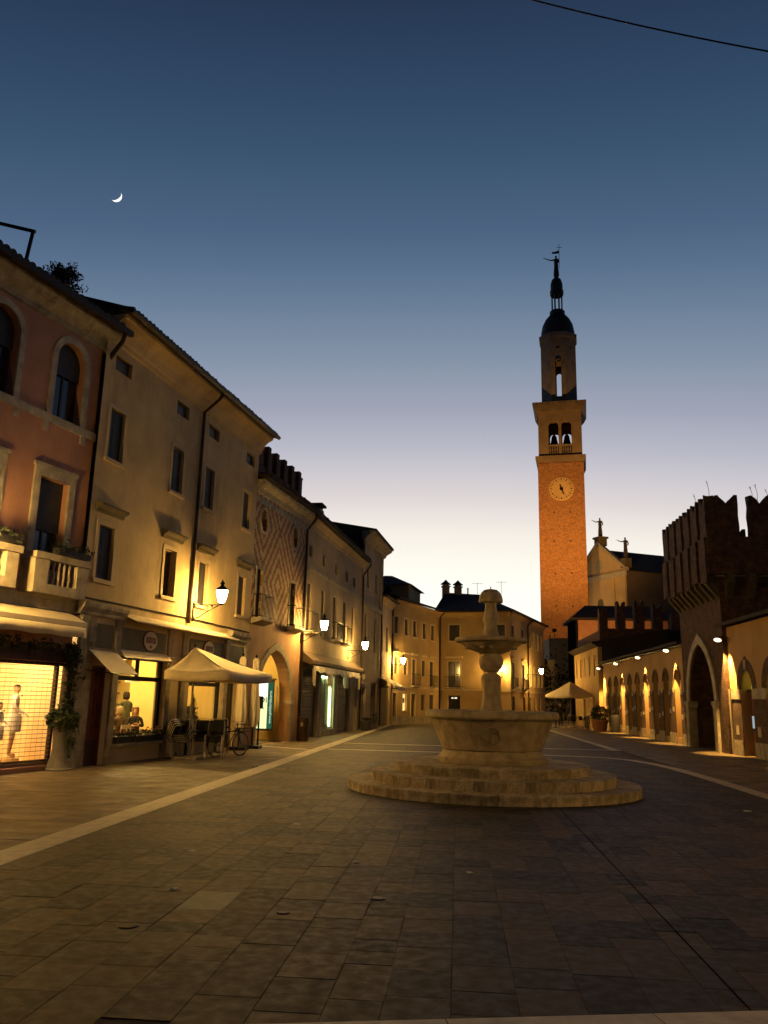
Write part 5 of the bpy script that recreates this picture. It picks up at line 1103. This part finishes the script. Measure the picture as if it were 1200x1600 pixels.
def person(label, loc, rz, pose, top, legs, hair_m, arms=None, lean=0.0, hair_len=.06, group='guests in the bar'):
    V_, E_, R_, h = human(pose, arms, False, lean)
    me = skin_mesh('person', V_, E_, R_); 
    for m_ in (top, legs, SKIN): me.materials.append(m_)
    hands = [V_[i] for i, r_ in enumerate(R_) if r_ == (.038, .022)]
    for p in me.polygons:
        c = p.center; p.use_smooth = True
        if c.z > h+.56 or any((c-q).length < .13 for q in hands): p.material_index = 2
        elif c.z < h-.06 or (pose == 'sit' and c.z < h+.04 and c.y < -.12): p.material_index = 1
        else: p.material_index = 0
    o = mobj('person', me, None, loc, rz, label, 'person', group)
    yb = -(.75)*lean; hz = h+.735
    mb = MB(); n = 14                                   # hair shell: back and top of the head
    vs = []
    for j in range(9):
        t = -.9+1.0*j/8*2.45; 
    prof = [(.02, .125), (.07, .11), (.10, .06), (.112, .0), (.108, -.06), (.10, -.06-hair_len)]
    a0, a1 = R(-25), R(205)
    mb.lathe([(r_, z) for r_, z in prof], 18, (0, yb+.012, hz), a0, a1); mb.lathe([(.001, .128), (.075, .112), (.1, .075)], 18, (0, yb, hz))
    hm = mb.build('hair', hair_m, o, smooth=True); md = hm.modifiers.new('t', 'SOLIDIFY'); md.thickness = .015
    f = MB(); 
    for s in (-1, 1): f.lathe([(.001, -.010), (.010, 0), (.001, .010)], 8, (s*.032, yb-.106, hz-.005))
    f.build('eyes', IRON, o)
    MB().add([(0, yb-.135, hz-.05), (.016, yb-.1, hz-.05), (-.016, yb-.1, hz-.05), (0, yb-.1, hz+.0)], [(0, 1, 2), (0, 3, 1), (0, 2, 3), (1, 3, 2)]).build('nose', SKIN, o)
    MB().box(-.022, .022, yb-.105, yb-.098, hz-.083, hz-.075).build('mouth', mat('lips', (.3, .1, .08), .6, .1, 4, 0), o)
    return o
GREEN = mat('green_jacket', (.07, .075, .035), .9, .2, 8, .1); DARKC = mat('dark_coat', (.025, .022, .02), .9, .2, 8, .1); BROWNC = mat('brown_coat', (.13, .085, .04), .9, .2, 8, .1); TROU = mat('dark_trousers', (.03, .03, .035), .9, .2, 8, .1)
HDARK = mat('dark_hair', (.02, .014, .009), .7, .2, 20, .1); HBLOND = mat('blond_hair', (.42, .27, .11), .7, .3, 20, .2); HWHITE = mat('fair_hair', (.50, .36, .18), .7, .3, 20, .2); HRED = mat('red_hair', (.16, .06, .025), .7, .3, 20, .2)
yr = YH.rotation_euler.z
def pp(u, y): p = wpt(YH, (u, y, 0)); return (p.x, p.y, .02)
# local facing -y is towards the street; rotate so that faces look along the bar where the photo shows backs
person('standing guest in a green jacket with dark hair seen from behind in the bar', pp(6.55, 2.35), yr+R(150), 'stand', GREEN, TROU, HDARK, {1: [(.26, -.1, 1.2), (.1, -.32, 1.12)], -1: [(-.26, -.1, 1.2), (-.1, -.32, 1.12)]}, .06)
person('standing guest in dark clothes near the bar counter', pp(8.5, 3.0), yr+R(200), 'stand', DARKC, TROU, HDARK)
person('seated fair haired guest in a brown coat with back to the window', pp(4.42, 1.25), yr+R(165), 'sit', BROWNC, TROU, HWHITE, {1: [(.24, -.12, .76), (.1, -.36, .78)], -1: [(-.24, -.12, .76), (-.1, -.36, .78)]}, .08, .07)
person('seated blond guest in a black coat facing the street', pp(5.65, 1.5), yr+R(-55), 'sit', DARKC, TROU, HBLOND, {1: [(.24, -.14, .78), (.05, -.34, .85)], -1: [(-.24, -.14, .78), (-.05, -.34, .8)]}, .1, .14)
person('seated guest with reddish hair in the second bar window', pp(9.7, 1.6), yr+R(140), 'sit', DARKC, TROU, HRED, None, .05, .1)
person('standing guest in dark clothes at the left of the second bar window', pp(8.25, 1.05), yr+R(190), 'sit', DARKC, TROU, HDARK, None, .05)
# cafe table and white chairs inside
def cafe_chair(label, loc, rz, m_, group):
    T = thing('cafe_chair', label, 'chair', loc, rz, group)
    MB().bbox(-.21, .21, -.21, .21, .44, .475, .008).build('seat', m_, T)
    for sx in (-1, 1):
        for sy in (-1, 1): MB().tube([(sx*.19, sy*.19, .44), (sx*.215, sy*.225, 0)], .014, 6).build('leg', m_, T)
        MB().tube([(sx*.19, .2, .44), (sx*.19, .25, .86)], .013, 6).build('back_post', m_, T)
    MB().box(-.19, .19, .235, .26, .74, .86).box(-.19, .19, .22, .24, .58, .64).build('back_slat', m_, T); return T
WCH = mat('white_chair', (.7, .62, .45), .5, .1, 4, 0)
cafe_chair('white chair of the fair haired guest by the window', pp(4.42, 1.25), yr+R(165), WCH, 'white chairs in the bar'); cafe_chair('white chair of the blond guest', pp(5.65, 1.5), yr+R(-55), WCH, 'white chairs in the bar')
T = thing('bar_table', 'small white table between the seated bar guests', 'table', pp(5.1, 1.75), yr)
MB().bbox(-.32, .32, -.32, .32, .72, .75, .008).build('top', WCH, T); MB().tube([(0, 0, 0), (0, 0, .72)], .03, 8).build('leg', IRON, T); MB().lathe([(.22, 0), (.22, .02), (.03, .05)], 16).build('base', IRON, T)
MB().lathe([(.04, 0), (.045, .1), (.04, .12)], 12).build('cup', WCH, loc=Vector(pp(5.05, 1.65))+Vector((0, 0, .735)), label='white cup standing on the small bar table', cat='cup')
# mannequins in the pink shop
MANQ = mat('mannequin_white', (.78, .70, .55), .7, .05, 3, .05); MSK = mat('mannequin_skin', (.6, .36, .18), .6, .1, 3, 0)
def mannequin(label, u, y, rz, sc):
    V_, E_, R_, h = human('stand', {1: [(.27, -.02, 1.2), (.22, -.2, 1.08)], -1: [(-.27, -.02, 1.2), (-.2, -.2, 1.08)]})
    me = skin_mesh('mannequin', V_, E_, R_); [me.materials.append(q) for q in (MANQ, MSK, HDARK)]
    for p in me.polygons: c = p.center; p.use_smooth = True; p.material_index = 2 if c.z > 1.68 else (1 if (c.z > 1.5 or c.z < .5) else 0)
    p = wpt(PH, (u, y, .25)); o = mobj('mannequin', me, None, p, PH.rotation_euler.z+rz, label, 'mannequin'); o.scale = (sc, sc, sc)
    MB().lathe([(.20, .62), (.205, .8), (.2, .95), (.17, 1.05)], 20, caps=False).build('long_coat', MANQ, o, smooth=True); MB().box(-.05, .05, -.16, -.13, 1.46, 1.5).build('bow_tie', HDARK, o)
    MB().lathe([(.24, -.14), (.24, .0)], 20).build('plinth', ROOMW, o)
    return o
mannequin('mannequin in a white coat and bow tie inside the pink shop window', -1.4, .8, R(40), .95)
mannequin('mannequin in white at the left edge of the pink shop window', -2.05, .6, R(20), .72)
# statues
ST_ = mat('statue_stone', (.045, .038, .03), .85, .3, 1, .2)
def statue(name, label, loc, rz, hgt, arms, m_, parent=None, group=None):
    V_, E_, R_, h = human('stand', arms, True); me = skin_mesh(name, V_, E_, R_, 1); me.materials.append(m_)
    for p in me.polygons: p.use_smooth = True
    k = hgt/1.78
    o = mobj(name, me, parent, loc, rz, label, None if parent else 'statue', group); o.scale = (k, k, k); return o
RA = {-1: [(-.34, -.02, 1.40), (-.56, -.1, 1.52)], 1: [(.24, .03, 1.15), (.15, -.1, 1.05)]}
TS = thing('tower_top_statue', 'dark statue with raised arm, cross and banner on top of the bell tower', 'statue', (18.1, 139+cy, 79.2), R(-8))
statue('figure', None, (0, 0, 0), 0, 4.7, {-1: [(-.4, -.02, 1.42), (-.72, -.05, 1.56)], 1: [(.2, .03, 1.2), (.16, -.1, 1.3)]}, LEADM, TS)
MB().tube([(.55, 0, 2.0), (.62, 0, 7.0)], .05, 5).tube([(.1, 0, 6.3), (1.1, 0, 6.3)], .05, 5).build('cross', IRON, TS)
MB().prism([(.58, 5.1), (.58, 5.7), (-.3, 5.45), (-.75, 5.5), (-.72, 5.15), (-.1, 5.05)], -.04, .04, 'y').build('banner', LEADM, TS)

# ------------------------------------------------------------------ church (about 150 m away)
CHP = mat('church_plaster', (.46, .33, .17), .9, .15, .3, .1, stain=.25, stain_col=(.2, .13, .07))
CH = thing('church', 'large church with a floodlit gable front and statues behind the castle', 'church', (22.9, 163.9, 0), R(-63.2))   # local x along the front from right corner, y inward
FWD = 15.6
mb = MB(); hw_ = FWD/2
wall(mb, 0, FWD, 0, 25.4, [(hw_-.9, hw_+.9, 17.2, 21.0, 'round')], 0, .5)
mb.add([(0, 0, 25.4), (FWD, 0, 25.4), (hw_, 0, 31.3)], [(0, 1, 2)]); mb.build('front', CHP, CH)
MB().box(hw_-.9, hw_+.9, .4, .5, 17.2, 21).build('front_window', DGLASS, CH)
for x in (.1, 3.3, FWD-4.2, FWD-1): MB().box(x, x+.9, -.22, 0, 0, 24.4).build('pilaster', CHP, CH)
MB().box(-.2, FWD+.2, -.35, 0, 24.4, 25.35).build('entablature', STONE, CH)
MB().prism([(hw_+1.1*math.cos(t), 27.2+1.1*math.sin(t)) for t in [i*2*math.pi/18 for i in range(18)]], -.05, .0, 'y').prism([(hw_+.9, 25.9), (hw_-.9, 25.9), (hw_-.6, 25.7), (hw_+.6, 25.7)], -.06, 0, 'y').build('coat_of_arms', STONE2, CH)
for s in (0, 1):
    x0, x1 = (-.4, hw_) if s == 0 else (FWD+.4, hw_)
    MB().add([(x0, -.4, 25.3), (x1, -.4, 31.3), (x1, -.4, 31.9), (x0, -.4, 25.9), (x0, .3, 25.3), (x1, .3, 31.3), (x1, .3, 31.9), (x0, .3, 25.9)], [(0, 1, 2, 3), (4, 7, 6, 5), (3, 2, 6, 7), (0, 4, 5, 1), (0, 3, 7, 4)]).build('raking_cornice', STONE2, CH)
CHS = mat('church_shaded_plaster', (.12, .09, .06), .9, .3, .3, .1, stain=.4, stain_col=(.12, .09, .06))  # patchy plaster, darkened to hold the unlit side wall's shade
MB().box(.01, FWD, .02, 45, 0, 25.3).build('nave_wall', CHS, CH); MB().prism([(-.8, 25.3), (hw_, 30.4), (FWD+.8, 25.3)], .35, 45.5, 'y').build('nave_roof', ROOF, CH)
pd = MB().box(hw_-.9, hw_+.9, -.3, 1.3, 31.0, 32.4).box(hw_-1.15, hw_+1.15, -.5, 1.5, 32.4, 32.75).build('pedestal', HOODST, CH); MB().box(FWD-1.1, FWD+.3, -.3, 1.1, 25.9, 27.6).build('pedestal', HOODST, CH)
def at_ch(p): return wpt(CH, p)
statue('roof_statue', 'dark saint statue on the peak of the church gable', at_ch((hw_, .5, 32.7)), R(-25), 3.9, RA, ST_, group='statues on the church front'); statue('roof_statue', 'dark saint statue on the right corner of the church gable', at_ch((FWD-.4, .4, 27.55)), R(-30), 4.0, RA, ST_, group='statues on the church front')

# ------------------------------------------------------------------ floodlights
def flood(label, loc, target, e, col, size, blend=.6, host=None):
    d = Vector(target)-Vector(loc); q = d.to_track_quat('-Z', 'Y'); T = thing('floodlight', label, 'floodlight', loc, 0)
    b = MB().box(-.25, .25, -.18, .18, -.02, .2).build('housing', IRON, T); b.rotation_euler = q.to_euler()
    MB().tube([(0, 0, 0), (0, 0, -1.2)], .05, 6).build('post', IRON, T)
    ld = bpy.data.lights.new('flood_beam', 'SPOT'); ld.energy = e; ld.color = col; ld.spot_size = size; ld.spot_blend = blend; ld.shadow_soft_size = .15
    lo = bpy.data.objects.new('flood_beam', ld); C.objects.link(lo); lo.parent = T; lo.rotation_euler = q.to_euler(); lo.location = d.normalized()*.1; return T
flood('floodlight on the low block aimed at the bell tower', (11.8, 104, 10.6), (17.4, 139, 33.5), 105000, (1, .50, .12), R(54), 1.0)
flood('second floodlight on the low block aimed at the tower shaft', (14.6, 104, 10.6), (17.5, 139, 21), 30000, (1, .50, .12), R(50), .9)
MB().box(10.9, 15.4, 102, 108, 0, 9.45).build('low_block', OCHRE2, label='low building at the foot of the bell tower', cat='house')
flood('floodlight behind the castle aimed at the church front', (16.2, 151.5, 9), (26.5, 157, 25), 5200, (1, .56, .16), R(80), .8)
flood('floodlight on the arcade roof aimed at the orange end wall', (12.6, 77.5, 7.5), (14, 86, 8.0), 2200, (1, .50, .14), R(90), .6)
# ------------------------------------------------------------------ terrace furniture
def parasol(name, label, loc, rz, a, b, ze, za, val=.24, m_=None, group=None, cor=None, ap=(0, 0)):
    T = thing(name, label, 'parasol', loc, rz, group)
    mb = MB(); n = 8; N = []                            # sagging panels: grid on each of 4 sides
    cor = cor or [(-a, -b), (a, -b), (a, b), (-a, b)]
    for s in range(4):
        p, q = cor[s], cor[(s+1) % 4]; g = []
        for j in range(n+1):
            t = j/n
            for i in range(n+1):
                w = i/n; ex, ey = p[0]+(q[0]-p[0])*w, p[1]+(q[1]-p[1])*w
                sag = -.09*math.sin(math.pi*w)*t-.05*math.sin(math.pi*t)
                g.append((ex*t, ey*t, za+(ze-za)*t+sag*(1 if t < 1 else .6)))
        k0 = len(mb.v); mb.add(g, [(j*(n+1)+i, j*(n+1)+i+1, (j+1)*(n+1)+i+1, (j+1)*(n+1)+i) for j in range(n) for i in range(n)])
        top = g[-(n+1):]; lo = [(x*1.004, y*1.004, z-val) for x, y, z in top]
        mb.add(top+lo, [(i, i+1, n+2+i, n+1+i) for i in range(n)])
    c = mb.build('canopy', m_ or CANVAS, T, smooth=True); md = c.modifiers.new('t', 'SOLIDIFY'); md.thickness = .006
    MB().tube([(0, 0, 0), (0, 0, za+.12)], .03, 10).build('pole', STEEL, T); MB().lathe([(.035, za), (.05, za+.05), (.02, za+.12)], 10).build('finial', WOODD, T)
    mb = MB()
    for p in cor: mb.tube([(0, 0, za-.05), (p[0]*.98, p[1]*.98, ze-.03)], .012, 5)
    mb.build('rib', WOODD, T); MB().box(-.35, .35, -.35, .35, 0, .07).build('base', STONE2, T); return T
parasol('open_parasol', 'large open cream parasol over stacked chairs outside the bar', (-7.62, 23.75, 0), 0, 1, 1, 2.42, 3.12, cor=[(-8.3+7.62, 23.2-23.75), (-6.28+7.62, 22.45-23.75), (-5.72+7.62, 25.6-23.75), (-7.75+7.62, 26.4-23.75)])
for i, (x, y) in enumerate(((-7.35, 28.2), (-7.13, 29.2))):
    T = thing('folded_parasol', 'tall folded cream parasol beside the archway, %s' % ('nearer the bar' if i == 0 else 'nearer the arch'), 'parasol', (x, y, 0), 0, 'folded parasols by the archway')
    mb = MB(); n = 18; prof = [(.05, 3.08), (.10, 3.0), (.115, 2.4), (.15, 1.8), (.19, 1.2), (.17, .95), (.11, .72)]; vs = []
    for j, (r_, z) in enumerate(prof):
        for k in range(n): a = 2*math.pi*k/n; q = r_*(1+.22*math.sin(k*math.pi*2/3+j*.3)); vs.append((q*math.cos(a), q*math.sin(a), z))
    mb.add(vs, [(j*n+k, j*n+(k+1) % n, (j+1)*n+(k+1) % n, (j+1)*n+k) for j in range(len(prof)-1) for k in range(n)]); mb.build('wrapped_canopy', CANVAS, T, smooth=True)
    MB().tube([(0, 0, 0), (0, 0, 3.16)], .028, 8).build('pole', WOODD, T); MB().box(-.3, .3, -.3, .3, 0, .1).build('base', IRON, T); MB().lathe([(.03, 3.12), (.045, 3.16), (.01, 3.2)], 8).build('finial', IRON, T)
T = thing('wall_box', 'small black box fixed to the post by the archway', 'box', (-6.98, 29.42, 1.35), R(10)); MB().bbox(-.12, .12, -.08, .08, 0, .42, .01).build('case', IRON, T); MB().box(-.03, .03, -.03, .03, -1.35, 0).build('post', IRON, T)
# stacking chairs
CHF = mat('chair_frame', (.6, .52, .38), .35, .1, 4, 0, metal=.7); CHB = mat('chair_black', (.02, .018, .016), .7, .2, 10, .1)
def stack_chair(label, loc, rz, group):
    T = thing('stacking_chair', label, 'chair', loc, rz, group)
    MB().bbox(-.22, .22, -.22, .20, .43, .455, .008).build('seat', CHB, T)
    mb = MB(); n = 6; vs = []
    for j in range(5):
        for i in range(n+1): x = -.2+.4*i/n; vs.append((x, .21+.05*j/4*2+.02*math.cos(math.pi*(i/n-.5)), .56+.30*j/4))
    mb.add(vs, [(j*(n+1)+i, j*(n+1)+i+1, (j+1)*(n+1)+i+1, (j+1)*(n+1)+i) for j in range(4) for i in range(n)])
    b = mb.build('backrest', CHB, T); b.modifiers.new('t', 'SOLIDIFY').thickness = .02
    for s in (-1, 1):
        MB().tube([(s*.24, -.28, 0), (s*.24, -.22, .43), (s*.24, -.15, .455), (s*.24, .18, .45)], .013, 6).build('leg', CHF, T)
        MB().tube([(s*.24, .32, 0), (s*.235, .2, .45), (s*.225, .33, .86), (s*.18, .345, .9)], .013, 6).build('leg', CHF, T)
    MB().tube([(-.18, .345, .9), (.18, .345, .9)], .013, 6).build('top_rail', CHF, T); return T
ord_ = ['lowest', 'second', 'third', 'topmost']
def d83(u, y): p = wpt(YH, (u, y, 0)); return (p.x, p.y)
for si, (x0, y0, rz_, n, nm) in enumerate(((-8.28, 23.75, R(-98), 4, 'the stack nearest the flower boxes'), (-7.55, 24.75, R(12), 4, 'the stack beside the bicycle'), (-8.0, 24.55, R(-170), 4, 'the stack by the bar wall'), (-7.25, 25.6, R(20), 4, 'the stack behind the bicycle'), (-7.95, 24.0, R(-60), 4, 'the stack beside the parasol pole'), (-7.1, 24.55, R(8), 4, 'the front stack nearest the street'))):
    for k in range(n):
        stack_chair('%s black chair in %s' % (ord_[k] if k < n-1 else 'topmost', nm), (x0+.04*k*math.sin(rz_), y0-.04*k*math.cos(rz_), .055*k), rz_, 'black chairs stacked under the parasol')
for i, (u, y, nm) in enumerate(((5.15, -.5, 'near the flower boxes'), (7.3, -.45, 'against the wall behind the bicycle'))):
    x0, y0 = d83(u, y); T = thing('terrace_table', 'square black terrace table under the parasol %s' % nm, 'table', (x0, y0, 0), yr, 'terrace tables under the parasol')
    MB().bbox(-.35, .35, -.35, .35, .71, .74, .008).build('top', CHB, T); MB().box(-.03, .03, -.03, .03, .03, .71).build('leg', IRON, T); MB().box(-.25, .25, -.04, .04, 0, .03).box(-.04, .04, -.25, .25, .0, .028).build('base', IRON, T)
# bicycles
def bicycle(label, loc, rz, m_=None):
    T = thing('bicycle', label, 'bicycle', loc, rz, 'parked bicycles'); m_ = m_ or IRON; Rw = .34
    for nm, x in (('wheel', -.52), ('wheel', .52)):
        w = MB().tube([(x+Rw*math.cos(t), 0, Rw+Rw*math.sin(t)) for t in [i*2*math.pi/28 for i in range(29)]], .017, 6, False).build(nm, CHB, T, smooth=True)
        MB().tube([(x+(Rw-.022)*math.cos(t), 0, Rw+(Rw-.022)*math.sin(t)) for t in [i*2*math.pi/28 for i in range(29)]], .010, 5, False).build('rim', STEEL, w, smooth=True)
        mb = MB()
        for i in range(14): t = i*math.pi/7; mb.tube([(x, 0, Rw), (x+(Rw-.03)*math.cos(t), 0, Rw+(Rw-.03)*math.sin(t))], .003, 3)
        mb.tube([(x, -.04, Rw), (x, .04, Rw)], .02, 8); mb.build('spokes', STEEL, w)
    mb = MB(); bb = (-.05, 0, .28); st = (-.2, 0, .78); hd_ = (.36, 0, .82)
    for a, b in ((bb, st), (bb, hd_), ((-.17, 0, .7), (.38, 0, .74)), (bb, (-.52, 0, .34)), (st, (-.52, 0, .34)), (hd_, (.34, 0, .95)), ((.37, 0, .78), (.52, 0, .34))): mb.tube([a, b], .016, 6)
    mb.build('frame', m_, T); MB().tube([(.34, -.26, 1.0), (.30, -.2, 1.02), (.35, 0, .97), (.30, .2, 1.02), (.34, .26, 1.0)], .012, 6).build('handlebar', STEEL, T)
    MB().prism([(-.34, -.08), (-.3, .09), (-.05, .02), (-.05, -.02), (-.3, -.09)], .82, .87, 'z').build('saddle', CHB, T)
    mb = MB()
    for zz_ in (.7, .8, .92): mb.tube([(.42, -.16, zz_), (.72, -.16, zz_), (.72, .16, zz_), (.42, .16, zz_), (.42, -.16, zz_)], .007, 4)
    for i in range(6): mb.tube([(.42+i*.06, -.16, .7), (.42+i*.06, -.16, .92)], .004, 3).tube([(.42+i*.06, .16, .7), (.42+i*.06, .16, .92)], .004, 3)
    for i in range(5): mb.tube([(.72, -.16+i*.08, .7), (.72, -.16+i*.08, .92)], .004, 3)
    mb.box(.42, .72, -.16, .16, .695, .702); mb.build('basket', CHB, T)
    MB().tube([(-.52+.38*math.cos(t), 0, .34+.38*math.sin(t)) for t in [R(20+i*15) for i in range(12)]], .022, 5).build('mudguard', m_, T); MB().lathe([(.001, -.01), (.09, -.01), (.09, .01), (.001, .01)], 14, (-.05, .05, .28)).build('chainring', STEEL, T); MB().tube([(-.05, 0, .28), (-.02, .12, .02)], .012, 5).build('kickstand', STEEL, T)
    return T
bicycle('bicycle with a basket leaning outside the bar under the parasol', (-6.85, 25.15, 0), R(62))
bicycle('bicycle parked far down beside the tall grey house', (-4.95, 50.2, 0), R(80))
T = thing('box_planter', 'low dark planter box by the door of the tall grey house', 'planter', (-5.3, 48.9, 0), R(85)); MB().prism([(-.22, 0), (.22, 0), (.26, .5), (-.26, .5)], -.45, .45).build('trough', SHUT, T); leaves(120, lambda rr: (.42*rr.uniform(-1, 1), .2*rr.uniform(-1, 1), .55+.15*rr.random()), .06, 77).build('foliage', LEAFD, T, kind='stuff')

# far cafe terrace by the arcade end
parasol('cafe_parasol', 'open cream cafe parasol at the far end of the arcade', (8.65, 66.5, 0), R(38), 1.35, 1.35, 2.4, 3.45, .2)
for i, (x, y) in enumerate(((7.3, 64.9), (8.7, 65.2), (9.6, 65.6))):
    T = thing('cafe_table', 'small dark table at the far cafe, %s' % ['nearest the fountain', 'under the parasol', 'beside the plant tub'][i], 'table', (x, y, 0), .2*i, 'far cafe tables')
    MB().bbox(-.4, .4, -.4, .4, .7, .74, .008).build('top', CHB, T); MB().tube([(0, 0, 0), (0, 0, .7)], .035, 8).build('leg', IRON, T); MB().lathe([(.25, 0), (.25, .03), (.03, .06)], 14).build('base', IRON, T)
k = 0
for i, (x, y, rz_) in enumerate(((6.7, 64.6, 90), (7.9, 64.7, -90), (7.3, 65.6, 180), (8.2, 64.6, 60), (9.25, 64.9, -70), (8.7, 65.9, 180), (10.0, 65.0, -60), (9.3, 64.7, 40))):
    stack_chair('dark cafe chair on the far terrace, %s from the left' % ['first', 'third', 'second', 'fourth', 'sixth', 'fifth', 'eighth', 'seventh'][i], (x, y, 0), R(rz_), 'dark chairs of the far cafe')
for i, (x, y, top) in enumerate(((8.05, 68.3, DARKC), (8.75, 68.9, DARKC))):
    person('person in dark clothes standing behind the far cafe tables, %s' % ('left one' if i == 0 else 'right one'), (x, y, 0), R(20+60*i), 'stand', top, TROU, HDARK, group='people at the far cafe')
T = thing('plant_tub', 'round terracotta tub with a bushy shrub at the arcade end', 'planter', (9.62, 59.2, 0)); MB().lathe([(.42, 0), (.46, .1), (.54, .62), (.58, .66), (.58, .74), (.5, .74), (.48, .6)], 24).build('tub', TERRA, T, smooth=True); leaves(700, ball_pts((0, 0, 1.15), .62, .8), .085, 31).build('foliage', LEAF, T, kind='stuff')
T = thing('wheel_ornament', 'dark round ornament leaning beside the plant tub', 'ornament', (8.95, 59.9, .5)); MB().tube([(.05*math.sin(t), .42*math.cos(t), .5*math.sin(t)) for t in [i*2*math.pi/20 for i in range(21)]], .05, 6, False).build('rim', WOODD, T)
T = thing('dark_bin', 'dark bin standing against the arcade beyond the tub', 'bin', (10.2, 56.6, 0)); MB().lathe([(.28, 0), (.3, 1.0), (.26, 1.08), (.1, 1.12)], 16).build('body', SHUT, T, smooth=True)

# overhead cable, moon, trees
MB().tube([(1.36+4.51*t, 14, 15.48-1.49*t+.22*(t-.5)**2-.055) for t in [-1.5+i*.1 for i in range(45)]], .016, 6).build('overhead_cable', IRON, label='dark overhead cable crossing the sky at the top right', cat='cable')
def ray(px_, py_): return ((px_-600)/1290*cr-(py_-800)/1290*cu+fw).normalized()
mdir = ray(182, 307); D_ = 2500; rm = 7.7/1290*D_*1.0
o_ = []; n = 24
ph = R(-57)                                             # lit limb towards the afterglow
q = Matrix((cr, cu, -fw)).transposed()
for k in range(n+1):
    t = -math.pi/2+math.pi*k/n; o_.append((rm*math.cos(t), rm*math.sin(t)))
i_ = [(rm*.52*math.cos(-math.pi/2+math.pi*k/n), rm*math.sin(-math.pi/2+math.pi*k/n)) for k in range(n+1)]
vs = []
for k in range(n+1):
    for (a, b), dz in ((o_[k], 0), (((o_[k][0]+i_[k][0])/2, o_[k][1]), 3.0), (i_[k], 0), (((o_[k][0]+i_[k][0])/2, o_[k][1]), -3.0)):
        vs.append(q @ Vector((a*math.cos(ph)-b*math.sin(ph), a*math.sin(ph)+b*math.cos(ph), dz)))
mo = MB().add(vs, [(4*k+j, 4*k+(j+1) % 4, 4*k+4+(j+1) % 4, 4*k+4+j) for k in range(n) for j in range(4)]).build('moon', emat('moonlight', (1, .97, .9), 1.6), loc=Vector((0, 0, 1.75))+mdir*D_, label='thin bright crescent moon in the upper left sky', cat='moon')
def tree(label, loc, h, cr_, seed, dens=60, m_=LEAFD):
    rr = random.Random(seed); T = thing('tree', label, 'tree', loc); mb = MB(); lv = MB()
    mb.tube([(0, 0, 0), (.1, 0, h*.4), (0, .1, h*.95)], [.25, .18, .03], 8)
    for i in range(34):
        z = h*rr.uniform(.35, .95); a = rr.uniform(0, 6.28); L_ = cr_*(1.15-(z/h)*.6)*rr.uniform(.5, 1); e_ = Vector((math.cos(a)*L_, math.sin(a)*L_, L_*rr.uniform(-.05, .5)))
        p = Vector((0, 0, z)); mb.tube([p, p+e_*.55+Vector((0, 0, .1)), p+e_], [.05, .03, .01], 5)
        for k_ in range(4):
            t2 = Vector((rr.gauss(0, 1), rr.gauss(0, 1), rr.gauss(0, .6)))*L_*.3; mb.tube([p+e_*.7, p+e_*.7+t2], [.015, .005], 4); leaves(dens, ball_pts(p+e_*.7+t2, L_*.22), .075, rr.randrange(99999), lv)
    mb.build('trunk', WOODD, T); lv.build('crown', m_, T, kind='stuff')
tree('dark tree behind the castle gate tower at the right edge', (22.8, 56, 0), 15.5, 4.2, 5, 40)
